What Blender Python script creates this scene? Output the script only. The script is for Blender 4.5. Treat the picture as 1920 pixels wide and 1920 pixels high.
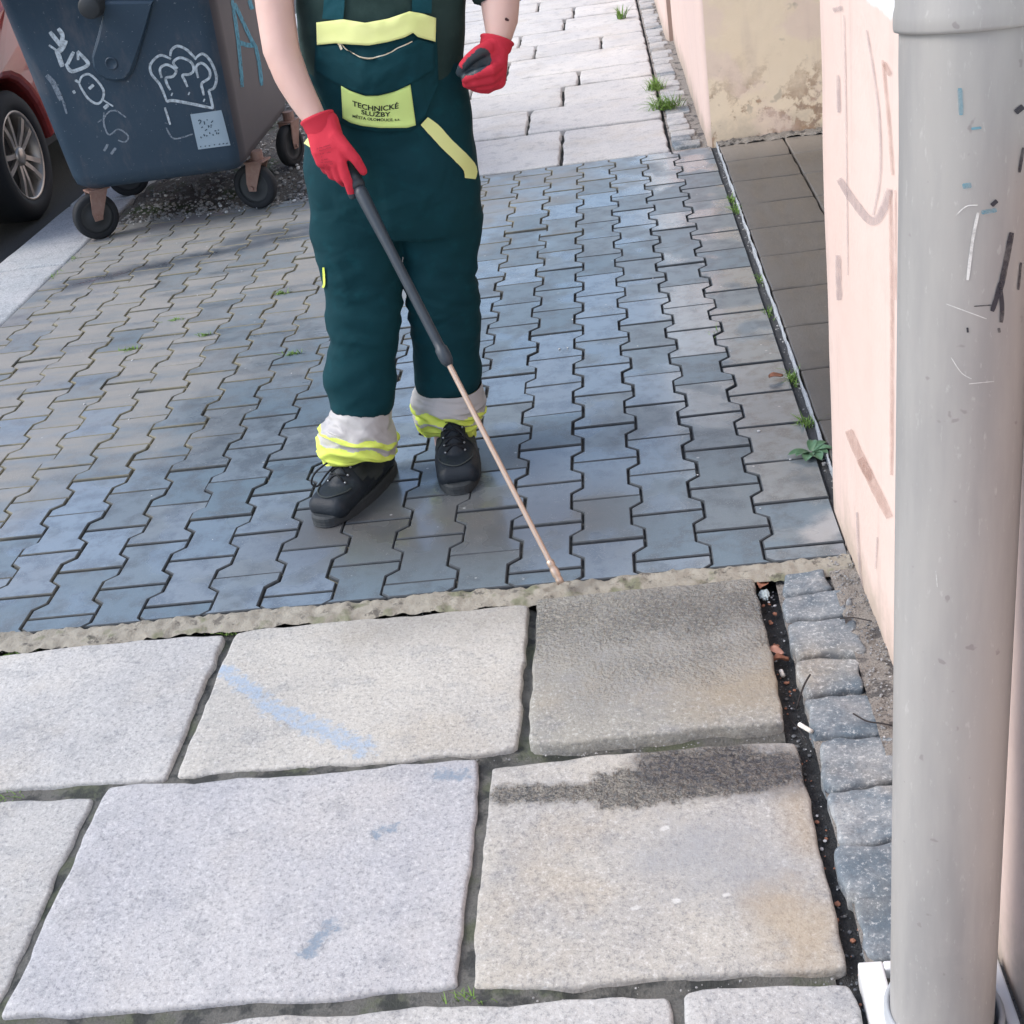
import bpy, bmesh, math, random
import numpy as np
from mathutils import Vector, Matrix, noise
from mathutils.bvhtree import BVHTree

# ------------------------------------------------------------------ camera, sky, sun, exposure
for o in list(bpy.data.objects): bpy.data.objects.remove(o)
scene = bpy.context.scene
COL = scene.collection
R_ = math.radians
F_PX, PITCH, ROLL, YAW = 2482.0, R_(28.60), R_(-9.13), R_(-7.14)
CAM = Vector((.118, -5.365, 1.507))
fw = Vector((math.sin(YAW)*math.cos(PITCH), math.cos(YAW)*math.cos(PITCH), -math.sin(PITCH)))
rt0 = Vector((math.cos(YAW), -math.sin(YAW), 0)); up0 = rt0.cross(fw)
RT = math.cos(ROLL)*rt0 + math.sin(ROLL)*up0
UP = -math.sin(ROLL)*rt0 + math.cos(ROLL)*up0
cam_d = bpy.data.cameras.new('camera'); cam = bpy.data.objects.new('camera', cam_d); COL.objects.link(cam)
cam_d.sensor_width = 36; cam_d.lens = F_PX/1920*36; cam_d.clip_start = .05; cam_d.clip_end = 500
m3 = Matrix((RT, UP, -fw)).transposed()
cam.matrix_world = Matrix.Translation(CAM) @ m3.to_4x4()
scene.camera = cam
scene.render.resolution_x = scene.render.resolution_y = 1024

SUN_DIR = Vector((-.70, -.10, .70)).normalized()        # towards the sun
world = bpy.data.worlds.new('World'); scene.world = world; world.use_nodes = True
nt = world.node_tree; nt.nodes.clear()
wo = nt.nodes.new('ShaderNodeOutputWorld'); bg = nt.nodes.new('ShaderNodeBackground'); sky = nt.nodes.new('ShaderNodeTexSky')
sky.sky_type = 'NISHITA'; sky.sun_disc = False
sky.sun_elevation = math.asin(SUN_DIR.z); sky.sun_rotation = math.atan2(SUN_DIR.x, SUN_DIR.y)
sky.air_density = 1.0; sky.dust_density = 1.8; sky.ozone_density = 1.0
bg.inputs['Strength'].default_value = .14
nt.links.new(sky.outputs[0], bg.inputs[0]); nt.links.new(bg.outputs[0], wo.inputs[0])
sun_d = bpy.data.lights.new('sun', 'SUN'); sun = bpy.data.objects.new('sun', sun_d); COL.objects.link(sun)
sun_d.energy = 1.25; sun_d.angle = R_(32); sun_d.color = (1, .975, .94)
sun.rotation_euler = (-SUN_DIR).to_track_quat('-Z', 'Y').to_euler(); sun.location = (-6, 4, 10)
scene.view_settings.view_transform = 'Standard'; scene.view_settings.look = 'None'
scene.view_settings.gamma = 1; scene.view_settings.exposure = .78
scene.cycles.max_bounces = 4; scene.cycles.diffuse_bounces = 2; scene.cycles.transparent_max_bounces = 6

# ------------------------------------------------------------------ geometry helpers
def ray(x, y):                                         # direction through a photograph pixel
    return RT*((x-960)/F_PX) - UP*((y-960)/F_PX) + fw
def G(x, y, z=0):
    d = ray(x, y); return CAM + d*((z-CAM.z)/d.z)
def atY(x, y, Y):
    d = ray(x, y); return CAM + d*((Y-CAM.y)/d.y)
def atX(x, y, X):
    d = ray(x, y); return CAM + d*((X-CAM.x)/d.x)

def obj(name, me, mat=None, parent=None, loc=None, smooth=None):
    if isinstance(me, bmesh.types.BMesh):
        m = bpy.data.meshes.new(name); me.to_mesh(m); me.free(); me = m
    o = bpy.data.objects.new(name, me); COL.objects.link(o)
    if mat:
        for mm in (mat if isinstance(mat, (list, tuple)) else [mat]): me.materials.append(mm)
    if parent: o.parent = parent
    if loc is not None: o.location = loc
    if smooth is not None:
        me.polygons.foreach_set('use_smooth', [smooth]*len(me.polygons))
    return o
def empty(name, loc=(0, 0, 0), rz=0):
    o = bpy.data.objects.new(name, None); COL.objects.link(o); o.location = loc; o.rotation_euler = (0, 0, rz)
    o.empty_display_size = .1
    return o
def tag(o, label=None, cat=None, group=None, kind=None):
    if label: o['label'] = label
    if cat: o['category'] = cat
    if group: o['group'] = group
    if kind: o['kind'] = kind
    return o
def mesh(name, vs, fs):
    m = bpy.data.meshes.new(name); m.from_pydata([tuple(v) for v in vs], [], fs); m.update(); return m
def nz(x, y=0., z=0.):
    return noise.noise(Vector((x, y, z)))
def box(bm, x0, x1, y0, y1, z0, z1, bev=0, seg=2):
    r = bmesh.ops.create_cube(bm, size=1)
    for v in r['verts']:
        v.co = Vector(((x0+x1)/2+v.co.x*(x1-x0), (y0+y1)/2+v.co.y*(y1-y0), (z0+z1)/2+v.co.z*(z1-z0)))
    if bev:
        es = list({e for v in r['verts'] for e in v.link_edges})
        bmesh.ops.bevel(bm, geom=es, offset=bev, segments=seg, profile=.5, affect='EDGES')
def tube(bm, pts, rad, n=10, cap=True):
    pts = [Vector(p) for p in pts]; rings = []
    if not isinstance(rad, (list, tuple)): rad = [rad]*len(pts)
    ref = Vector((.31, .52, .79))
    for i, p in enumerate(pts):
        t = (pts[min(i+1, len(pts)-1)] - pts[max(i-1, 0)]).normalized()
        a = t.cross(ref).normalized(); b = t.cross(a)
        rings.append([bm.verts.new(p + (a*math.cos(2*math.pi*k/n) + b*math.sin(2*math.pi*k/n))*rad[i]) for k in range(n)])
    for i in range(len(rings)-1):
        for k in range(n):
            bm.faces.new((rings[i][k], rings[i][(k+1) % n], rings[i+1][(k+1) % n], rings[i+1][k]))
    if cap:
        bm.faces.new(rings[0][::-1]); bm.faces.new(rings[-1])
    return rings
def lathe(bm, prof, n=24, axis='z', M=None):
    rings = []
    for r, h in prof:
        ring = []
        for k in range(n):
            a = 2*math.pi*k/n; c, s = r*math.cos(a), r*math.sin(a)
            p = Vector((c, s, h)) if axis == 'z' else Vector((h, c, s)) if axis == 'x' else Vector((c, h, s))
            ring.append(bm.verts.new(M @ p if M else p))
        rings.append(ring)
    for i in range(len(rings)-1):
        for k in range(n):
            bm.faces.new((rings[i][k], rings[i][(k+1) % n], rings[i+1][(k+1) % n], rings[i+1][k]))
    return rings
def fixn(bm):
    bmesh.ops.recalc_face_normals(bm, faces=bm.faces); return bm

# ------------------------------------------------------------------ material helpers
class NB:
    def __init__(s, name, rough=.6, col=None, spec=.5, metal=0):
        s.m = bpy.data.materials.new(name); s.m.use_nodes = True; s.t = s.m.node_tree
        s.b = s.t.nodes['Principled BSDF']
        s.b.inputs['Roughness'].default_value = rough; s.b.inputs['Specular IOR Level'].default_value = spec
        s.b.inputs['Metallic'].default_value = metal
        if col: s.b.inputs['Base Color'].default_value = (*col, 1)
        s._p = None; s.cache = {}
    def n(s, t, **k):
        q = s.t.nodes.new(t)
        for a, v in k.items(): setattr(q, a, v)
        return q
    def L(s, a, b): s.t.links.new(a, b)
    def put(s, sock, v):
        if hasattr(v, 'is_output') or isinstance(v, bpy.types.NodeSocket): s.L(v, sock)
        elif isinstance(v, (tuple, list)) and len(v) == 3 and sock.type == 'RGBA': sock.default_value = (*v, 1)
        else: sock.default_value = v
    def pos(s):
        if s._p is None: s._p = s.n('ShaderNodeNewGeometry').outputs['Position']
        return s._p
    def oc(s): return s.n('ShaderNodeTexCoord').outputs['Object']
    def rnd(s): return s.n('ShaderNodeObjectInfo').outputs['Random']
    def vm(s, op, a, b=None, out=0):
        q = s.n('ShaderNodeVectorMath', operation=op); s.put(q.inputs[0], a)
        if b is not None: s.put(q.inputs[3 if op == 'SCALE' else 1], b)
        return q.outputs[out]
    def scl(s, v, k): return s.vm('MULTIPLY', v, k)
    def noise(s, scale, detail=4, rough=.55, vec=None, dist=0, out='Fac'):
        key = (scale, detail, rough, dist) if vec is None else None
        if key in s.cache: return s.cache[key].outputs[out]
        q = s.n('ShaderNodeTexNoise'); s.L(vec if vec is not None else s.pos(), q.inputs['Vector'])
        if key: s.cache[key] = q
        q.inputs['Scale'].default_value = scale; q.inputs['Detail'].default_value = detail
        q.inputs['Roughness'].default_value = rough; q.inputs['Distortion'].default_value = dist
        return q.outputs[out]
    def voro(s, scale, vec=None, feature='F1', out='Distance', rand=1):
        q = s.n('ShaderNodeTexVoronoi', feature=feature); s.L(vec if vec is not None else s.pos(), q.inputs['Vector'])
        q.inputs['Scale'].default_value = scale; q.inputs['Randomness'].default_value = rand
        return q.outputs[out]
    def m_(s, op, a, b=0., c=0., clamp=False):
        q = s.n('ShaderNodeMath', operation=op, use_clamp=clamp)
        s.put(q.inputs[0], a); s.put(q.inputs[1], b); s.put(q.inputs[2], c); return q.outputs[0]
    def mr(s, v, a, b, c=0., d=1., smooth=True):
        q = s.n('ShaderNodeMapRange', interpolation_type='SMOOTHSTEP' if smooth else 'LINEAR')
        s.put(q.inputs['Value'], v)
        for k, x in zip(('From Min', 'From Max', 'To Min', 'To Max'), (a, b, c, d)): q.inputs[k].default_value = x
        return q.outputs[0]
    def mix(s, f, a, b, mode='MIX'):
        q = s.n('ShaderNodeMix', data_type='RGBA', blend_type=mode)
        s.put(q.inputs[0], f); s.put(q.inputs[6], a); s.put(q.inputs[7], b); return q.outputs[2]
    def fm(s, f, a, b):
        q = s.n('ShaderNodeMix', data_type='FLOAT'); s.put(q.inputs[0], f); s.put(q.inputs[2], a); s.put(q.inputs[3], b); return q.outputs[0]
    def ramp(s, f, *st):
        q = s.n('ShaderNodeValToRGB'); s.L(f, q.inputs[0]); e = q.color_ramp.elements
        while len(e) < len(st): e.new(.5)
        for k, (p, c) in zip(e, st): k.position = p; k.color = (*c, 1)
        return q.outputs[0]
    def sep(s, v):
        q = s.n('ShaderNodeSeparateXYZ'); s.L(v, q.inputs[0]); return q.outputs
    def seg(s, a, b, r, soft, amp=0., nscale=20.):
        """mask 1 inside a capsule a-b in the XY plane (edges broken up by noise)"""
        p = s.scl(s.pos(), (1, 1, 0)); a3, b3 = Vector((*a, 0)), Vector((*b, 0)); ba = b3-a3
        pa = s.vm('SUBTRACT', p, tuple(a3)); l2 = max(ba.length_squared, 1e-8)
        h = s.m_('MULTIPLY', s.vm('DOT_PRODUCT', pa, tuple(ba), out=1), 1/l2, clamp=True)
        q = s.n('ShaderNodeVectorMath', operation='SCALE'); q.inputs[0].default_value = tuple(ba); s.L(h, q.inputs[3])
        d = s.vm('LENGTH', s.vm('SUBTRACT', pa, q.outputs[0]), out=1)
        if amp: d = s.m_('ADD', d, s.m_('MULTIPLY', s.m_('SUBTRACT', s.noise(14 if nscale < 22 else 50, 4, .65), .5), amp*2))
        return s.mr(d, r+soft, r-soft)
    def mx(s, *v):
        o = v[0]
        for k in v[1:]: o = s.m_('MAXIMUM', o, k)
        return o
    def col(s, v): s.put(s.b.inputs['Base Color'], v); return s
    def rgh(s, v): s.put(s.b.inputs['Roughness'], v); return s
    def spc(s, v): s.put(s.b.inputs['Specular IOR Level'], v); return s
    def bump(s, h, st=.3, dist=.01):
        q = s.n('ShaderNodeBump'); s.put(q.inputs['Strength'], st); q.inputs['Distance'].default_value = dist; s.L(h, q.inputs['Height'])
        if s.b.inputs['Normal'].is_linked: s.L(s.b.inputs['Normal'].links[0].from_socket, q.inputs['Normal'])
        s.L(q.outputs[0], s.b.inputs['Normal']); return s

# ---- paving materials
def mat_paver(tint=None):
    N = NB('paver_concrete' + ('_red' if tint else ''))
    r = N.rnd(); p = N.sep(N.pos())
    mid = N.noise(14, 4, .65); hi = N.noise(300, 2, .7); lo = N.noise(2.3, 4, .6); r2 = N.m_('FRACT', N.m_('MULTIPLY', r, 7.31))
    c = N.mix(r, (.130, .185, .228), (.205, .248, .285)); c = N.mix(N.m_('MULTIPLY', N.mr(r2, .6, .9), .4), c, (.20, .21, .21))  # blue of the sky reflected in the wet surface, put into the base colour
    if tint: c = N.mix(.75, c, tint)
    c = N.mix(N.mr(mid, .42, .64, 0., .70), c, (.095, .115, .135))
    c = N.mix(N.m_('MULTIPLY', N.mr(hi, .5, .75), .30), c, (.33, .35, .36))
    # dry, dusty zone towards the kerb and the bin
    w = N.m_('ADD', N.m_('ADD', p[0], N.m_('MULTIPLY', p[1], -.55)), N.m_('MULTIPLY', N.m_('SUBTRACT', lo, .5), 1.5))
    dry = N.m_('MULTIPLY', N.mr(w, .20, -.70), N.mr(p[1], .9, .2, 0., 1.))
    streak = N.noise(4, 5, .65, vec=N.scl(N.pos(), (.5, 2.6, 1)))
    dry = N.m_('MULTIPLY', dry, N.mr(streak, .34, .58, .35, 1.))
    dry = N.m_('MULTIPLY', dry, N.mr(r2, .05, .35, .45, 1.))
    stain = N.mx(N.seg((-2.10, -.36), (-1.05, .0), .05, .10, .10, 6), N.m_('MULTIPLY', N.seg((-1.5, -.05), (-.9, .12), .05, .09, .08, 7), .9))
    dry = N.m_('MULTIPLY', dry, N.m_('SUBTRACT', 1., N.m_('MULTIPLY', stain, .95)))
    dust = N.mix(mid, (.26, .25, .232), (.395, .38, .355))
    c = N.mix(N.m_('MULTIPLY', dry, .85), c, dust)
    c = N.mix(N.m_('MULTIPLY', stain, .75), c, (.060, .064, .080))
    soak = N.mx(N.seg((-.62, -2.62), (-.10, -2.68), .17, .15, .14, 9), N.seg((-.2, -2.35), (-.1, -2.75), .05, .1, .1, 9))
    c = N.mix(N.m_('MULTIPLY', soak, .8), c, N.mix(mid, (.055, .056, .058), (.135, .122, .110)))
    pale = N.seg((.455, -2.87), (.51, -2.80), .035, .02, .04, 14); c = N.mix(N.m_('MULTIPLY', pale, .7), c, N.mix(hi, (.36, .36, .37), (.50, .49, .48)))
    chip = N.m_('MULTIPLY', N.mr(hi, .60, .70), N.mr(mid, .5, .6)); c = N.mix(N.m_('MULTIPLY', chip, .5), c, (.40, .40, .38))
    sp = N.mr(N.voro(11), .05, .028); c = N.mix(N.m_('MULTIPLY', sp, .6), c, (.55, .57, .58))
    N.col(c)
    wetf = N.m_('SUBTRACT', 1., dry, clamp=True)
    film = N.mr(N.m_('ADD', N.noise(5.5, 3, .5), N.m_('MULTIPLY', N.m_('SUBTRACT', r, .5), .35)), .42, .60)
    N.put(N.b.inputs['Coat Weight'], N.m_('MULTIPLY', wetf, N.mr(film, 0., 1., .15, 1.))); N.b.inputs['Coat Roughness'].default_value = .10; N.b.inputs['Coat IOR'].default_value = 1.4
    rg = N.fm(wetf, .80, N.fm(film, .40, .18)); N.rgh(N.m_('ADD', rg, N.m_('MULTIPLY', N.m_('SUBTRACT', mid, .5), .15)))
    N.spc(N.fm(wetf, .2, N.fm(film, .6, 1.)))
    h = N.m_('ADD', hi, N.m_('MULTIPLY', mid, 2.)); N.bump(h, N.fm(wetf, .5, .16), .003)
    return N.m
M_PAVER = mat_paver(); M_PAVER_RED = mat_paver((.42, .24, .17))

def mat_granite(name, a, b, wet='', warm=.3, speck=.5):
    N = NB(name); r = N.rnd()
    lo = N.noise(9 if 'cobble' in name or 'sett' in name else 2.6, 4, .6); mid = N.noise(14, 4, .65); hi = N.noise(120, 4, .85); fine = N.noise(50, 4, .65)
    c = N.mix(N.mr(lo, .35, .65), a, b)
    c = N.mix(N.m_('MULTIPLY', r, .35), c, tuple(x*.74 for x in a))
    wm = N.mr(N.noise(3.7, 4, .6, vec=N.vm('ADD', N.pos(), (7.3, 2.2, 0))), .47, .70)
    c = N.mix(N.m_('MULTIPLY', wm, warm), c, (.45, .37, .26))
    c = N.mix(N.m_('MULTIPLY', N.mr(mid, .50, .72), .40), c, (.24, .25, .27))
    c = N.mix(N.m_('MULTIPLY', N.mr(fine, .56, .72), .30), c, (.20, .21, .23))
    c = N.mix(N.m_('MULTIPLY', N.mr(hi, .52, .63), speck*1.15), c, (.10, .11, .13))
    c = N.mix(N.m_('MULTIPLY', N.mr(hi, .46, .36), speck), c, (.78, .78, .77))
    fr = N.m_('MULTIPLY', N.mr(N.voro(31), .085, .04), N.mr(mid, .5, .6)); c = N.mix(N.m_('MULTIPLY', fr, .5), c, (.60, .60, .56))
    rg = .85; bst = .45
    if wet == 'A':          # slab being washed: soaked towards its upper right corner
        g1 = N.mx(N.seg((-.14, -3.12), (.30, -3.12), .13, .15, .14, 11), N.m_('MULTIPLY', N.seg((.02, -3.30), (.22, -3.28), .08, .12, .12, 11), .8)); sw = N.seg((.14, -3.11), (.30, -3.14), .07, .10, .10, 10)
        rust = N.m_('MULTIPLY', N.seg((.20, -3.40), (.30, -3.36), .05, .10, .08, 12), .75)
        c = N.mix(N.m_('MULTIPLY', rust, .6), c, (.38, .27, .13))
        c = N.mix(N.m_('MULTIPLY', g1, .80), c, N.mix(N.mr(hi, .36, .64), (.045, .055, .070), (.40, .365, .30)))
        c = N.mix(N.m_('MULTIPLY', sw, .62), c, N.mix(N.mr(hi, .35, .65), (.012, .02, .036), (.17, .165, .155)))
        rg = N.fm(g1, .85, N.fm(fine, .06, .34)); bst = N.fm(g1, .45, 1.); N.spc(N.fm(g1, .3, 1.)); N.bump(N.noise(105, 3, .6, vec=N.vm('ADD', N.pos(), (1, 4, 0))), N.m_('MULTIPLY', g1, 1.), .020)
    elif wet == 'B':        # dry slab with one dark wet stripe
        g2 = N.mx(N.seg((-.195, -3.615), (.02, -3.634), .024, .009, .020, 38), N.seg((.0, -3.626), (.23, -3.61), .050, .012, .035, 24), N.seg((.10, -3.575), (.265, -3.60), .055, .02, .04, 20))
        sw = N.seg((.10, -3.585), (.27, -3.61), .055, .04, .05, 20)
        rust2 = N.mx(N.seg((.295, -3.70), (.30, -3.78), .02, .04, .04, 20), N.seg((.24, -3.91), (.27, -3.98), .05, .04, .06, 14))
        gp = N.m_('MULTIPLY', N.seg((.10, -3.78), (.22, -3.86), .06, .09, .12, 12), .65); c = N.mix(gp, c, N.mix(hi, (.22, .24, .27), (.38, .39, .41)))
        c = N.mix(N.m_('MULTIPLY', rust2, .45), c, (.42, .31, .18))
        c = N.mix(N.m_('MULTIPLY', g2, .86), c, N.mix(N.mr(hi, .38, .62), (.018, .022, .028), (.30, .27, .22)))
        c = N.mix(N.m_('MULTIPLY', sw, .92), c, N.mix(N.mr(hi, .38, .62), (.006, .012, .030), (.16, .135, .115)))
        for gx, gy in ((.075, -3.73), (.085, -3.89), (.16, -3.885), (.02, -3.90)):
            c = N.mix(N.m_('MULTIPLY', N.seg((gx, gy), (gx+.006, gy+.002), .004, .002, .006, 120), .7), c, (.66, .66, .64))
        rg = N.fm(g2, .85, .22); bst = N.fm(g2, .45, 1.); N.spc(N.fm(g2, .3, .8)); N.bump(N.noise(105, 3, .6, vec=N.vm('ADD', N.pos(), (1, 4, 0))), N.m_('MULTIPLY', g2, 1.), .018)
    elif wet == 'C':        # pale blue paint smear, damp upper edge
        g3 = N.seg((-.48, -3.06), (-.16, -3.07), .03, .15, .12, 12)
        blue = N.m_('MULTIPLY', N.mx(N.seg((-.80, -3.17), (-.67, -3.315), .016, .010, .034, 45), N.seg((-.67, -3.315), (-.46, -3.465), .020, .010, .040, 45)), N.mr(fine, .62, .44, .45, 1.))
        c = N.mix(N.m_('MULTIPLY', g3, .62), c, N.mix(hi, (.13, .13, .125), (.36, .33, .28)))
        c = N.mix(N.m_('MULTIPLY', blue, N.mr(hi, .62, .46, .35, .85)), c, (.33, .43, .56))
    elif wet == 'D':        # three small grey blue spots
        dots = N.m_('MULTIPLY', N.mx(N.seg((-.405, -3.70), (-.385, -3.682), .011, .007, .034, 60), N.seg((-.478, -3.95), (-.448, -3.90), .011, .007, .030, 60), N.seg((-.31, -3.555), (-.27, -3.56), .014, .009, .040, 60)), N.mr(fine, .60, .44, .4, 1.))
        c = N.mix(N.m_('MULTIPLY', dots, N.mr(hi, .62, .46, .35, .9)), c, (.20, .26, .33))
    N.col(c); N.rgh(rg); N.bump(N.m_('ADD', hi, N.m_('MULTIPLY', fine, 2.2)), bst, .0035)
    if wet in ('A', 'B'):
        N.L(N.b.inputs['Normal'].links[0].from_socket, N.b.inputs['Coat Normal']); N.put(N.b.inputs['Coat Weight'], g1 if wet == 'A' else N.m_('MULTIPLY', g2, .6)); N.b.inputs['Coat Roughness'].default_value = .08; N.b.inputs['Coat IOR'].default_value = 1.6
    return N.m
M_SLABS = {k: mat_granite('granite_slab'+k, a_, b_, k, w_, .38) for k, a_, b_, w_ in (('', (.46, .46, .46), (.56, .55, .53), .2), ('A', (.33, .325, .30), (.43, .41, .35), .5), ('B', (.40, .39, .375), (.50, .475, .425), .4), ('C', (.45, .44, .415), (.54, .52, .475), .25), ('D', (.44, .445, .475), (.54, .535, .54), .1))}; M_SLAB = M_SLABS['']
M_FARSLAB = mat_granite('granite_pale', (.60, .595, .59), (.70, .68, .65), '', .22, .25)
M_COBBLE = mat_granite('granite_cobble', (.115, .155, .190), (.345, .36, .365), '', .45, .45)
M_FARSETT = mat_granite('granite_sett_pale', (.42, .43, .44), (.58, .57, .55), '', .2, .35)
M_KERB = mat_granite('granite_kerb', (.44, .47, .49), (.54, .55, .56), '', .08, .45)

N = NB('paver_flank', .95, spec=.1); p = N.sep(N.pos()); w = N.m_('ADD', N.m_('ADD', p[0], N.m_('MULTIPLY', p[1], -.55)), N.m_('MULTIPLY', N.m_('SUBTRACT', N.noise(2.3, 4, .6), .5), 1.5))
N.col(N.mix(N.m_('MULTIPLY', N.mr(w, .35, -.45), N.mr(N.noise(7, 4, .6), .30, .55, .25, 1.)), N.mix(N.noise(60, 3), (.05, .06, .07), (.12, .13, .14)), N.mix(N.noise(60, 3), (.20, .185, .13), (.33, .31, .24)))); M_FLANK = N.m
N = NB('mortar', .95); hi = N.noise(160, 4, .7)
c = N.mix(N.noise(9, 5, .65), (.24, .225, .19), (.45, .42, .355)); c = N.mix(N.m_('MULTIPLY', N.mr(hi, .5, .7), .5), c, (.30, .26, .20))
c = N.mix(N.m_('MULTIPLY', N.mr(N.noise(13, 3), .54, .64), .6), c, (.12, .14, .06)); c = N.mix(N.m_('MULTIPLY', N.mr(N.noise(31, 4, .7), .56, .66), .7), c, (.07, .065, .06))
N.col(c).bump(hi, .8, .004); M_MORTAR = N.m
N = NB('joint_dirt', .9); hi = N.noise(220, 4, .7)
c = N.mix(hi, (.03, .032, .034), (.17, .155, .135)); c = N.mix(N.m_('MULTIPLY', N.mr(N.noise(9, 4, .6), .54, .66), .55), c, (.11, .12, .055)); c = N.mix(N.m_('MULTIPLY', N.mr(N.noise(14, 3, .6), .42, .62), .8), c, (.035, .037, .04))
c = N.mix(N.m_('MULTIPLY', N.mr(N.voro(160), .16, .08), .35), c, (.38, .38, .37))
N.col(c).bump(hi, .9, .006); M_DIRT = N.m
N = NB('slab_joint_sand', .9); hi = N.noise(200, 4, .75)
c = N.mix(hi, (.06, .064, .062), (.26, .255, .235)); c = N.mix(N.m_('MULTIPLY', N.mr(N.noise(9, 4, .6), .50, .62), .6), c, (.10, .125, .06)); c = N.mix(N.m_('MULTIPLY', N.mr(N.noise(14, 4, .65), .48, .60), .8), c, (.035, .04, .042))
N.col(c).bump(hi, 1, .006); M_JOINT = N.m
N = NB('gutter_dirt', .6); hi = N.noise(200, 3, .7)
c = N.mix(hi, (.008, .012, .016), (.06, .06, .06)); c = N.mix(N.mr(N.voro(120), .14, .08), c, (.22, .25, .27))
N.col(c).bump(hi, 1, .008); M_GUT = N.m
N = NB('paver_joint_sand', .9); hi = N.noise(240, 4, .7); p = N.sep(N.pos())
c = N.mix(hi, (.03, .035, .042), (.10, .10, .10))
ms = N.m_('MULTIPLY', N.mr(p[0], .1, -1.0), N.mr(N.noise(6, 4, .6), .34, .54))
c = N.mix(ms, c, N.mix(hi, (.16, .15, .095), (.29, .27, .19)))
N.col(c).bump(hi, .8, .005); M_SAND = N.m
N = NB('sandy_grit', .95); hi = N.noise(260, 4, .75)
c = N.mix(N.noise(12, 5, .65), (.30, .275, .25), (.44, .405, .36)); c = N.mix(N.mr(hi, .5, .66), c, (.12, .11, .11))
c = N.mix(N.m_('MULTIPLY', N.mr(N.voro(190), .2, .1), .5), c, (.55, .55, .54))
c = N.mix(N.m_('MULTIPLY', N.mr(N.noise(22, 4, .7), .52, .62), .75), c, (.05, .05, .055))
N.col(c).bump(hi, 1, .007); M_GRIT = N.m
N = NB('asphalt', .85); hi = N.noise(190, 3, .7)
c = N.mix(hi, (.030, .034, .040), (.095, .095, .098)); c = N.mix(N.m_('MULTIPLY', N.noise(3, 4), .3), c, (.12, .115, .11))
N.col(c).bump(hi, .8, .006); M_ASPHALT = N.m
N = NB('dark_gravel', .9); hi = N.noise(70, 4, .7)
c = N.mix(hi, (.045, .045, .045), (.19, .18, .17)); c = N.mix(N.mr(N.voro(60), .14, .06), c, (.5, .5, .5))
c = N.mix(N.m_('MULTIPLY', N.mr(N.noise(5, 4, .6), .52, .62), .7), c, (.05, .09, .03))
N.col(c).bump(hi, 1, .02); M_GRAVEL = N.m
N = NB('wet_concrete', .5)
st = N.noise(6, 6, .65, vec=N.scl(N.pos(), (3, .8, 1))); c = N.mix(st, (.070, .066, .062), (.185, .170, .152))
c = N.mix(N.m_('MULTIPLY', N.mr(N.noise(18, 5, .7), .5, .68), .4), c, (.09, .082, .078))
p = N.sep(N.pos()); c = N.mix(N.m_('MULTIPLY', N.mr(p[1], .05, .45), .7), c, (.30, .27, .24))
c = N.mix(N.m_('MULTIPLY', N.mr(N.voro(28), .06, .03), .5), c, (.5, .5, .5))
N.col(c).rgh(N.mr(st, .3, .7, .34, .62)).bump(N.noise(120, 4, .7), .4, .004); M_CONC = N.m

# ------------------------------------------------------------------ the setting: ground, road, kerb
ground = obj('ground', mesh('ground', [(-60, -40, -.14), (60, -40, -.14), (60, 90, -.14), (-60, 90, -.14)], [(0, 1, 2, 3)]), M_DIRT); tag(ground, kind='structure')
road = obj('road', mesh('road', [(-14, -40, -.075), (-2.61, -40, -.075), (-2.61, 90, -.075), (-14, 90, -.075)], [(0, 1, 2, 3)]), M_ASPHALT); tag(road, kind='structure')

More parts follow.
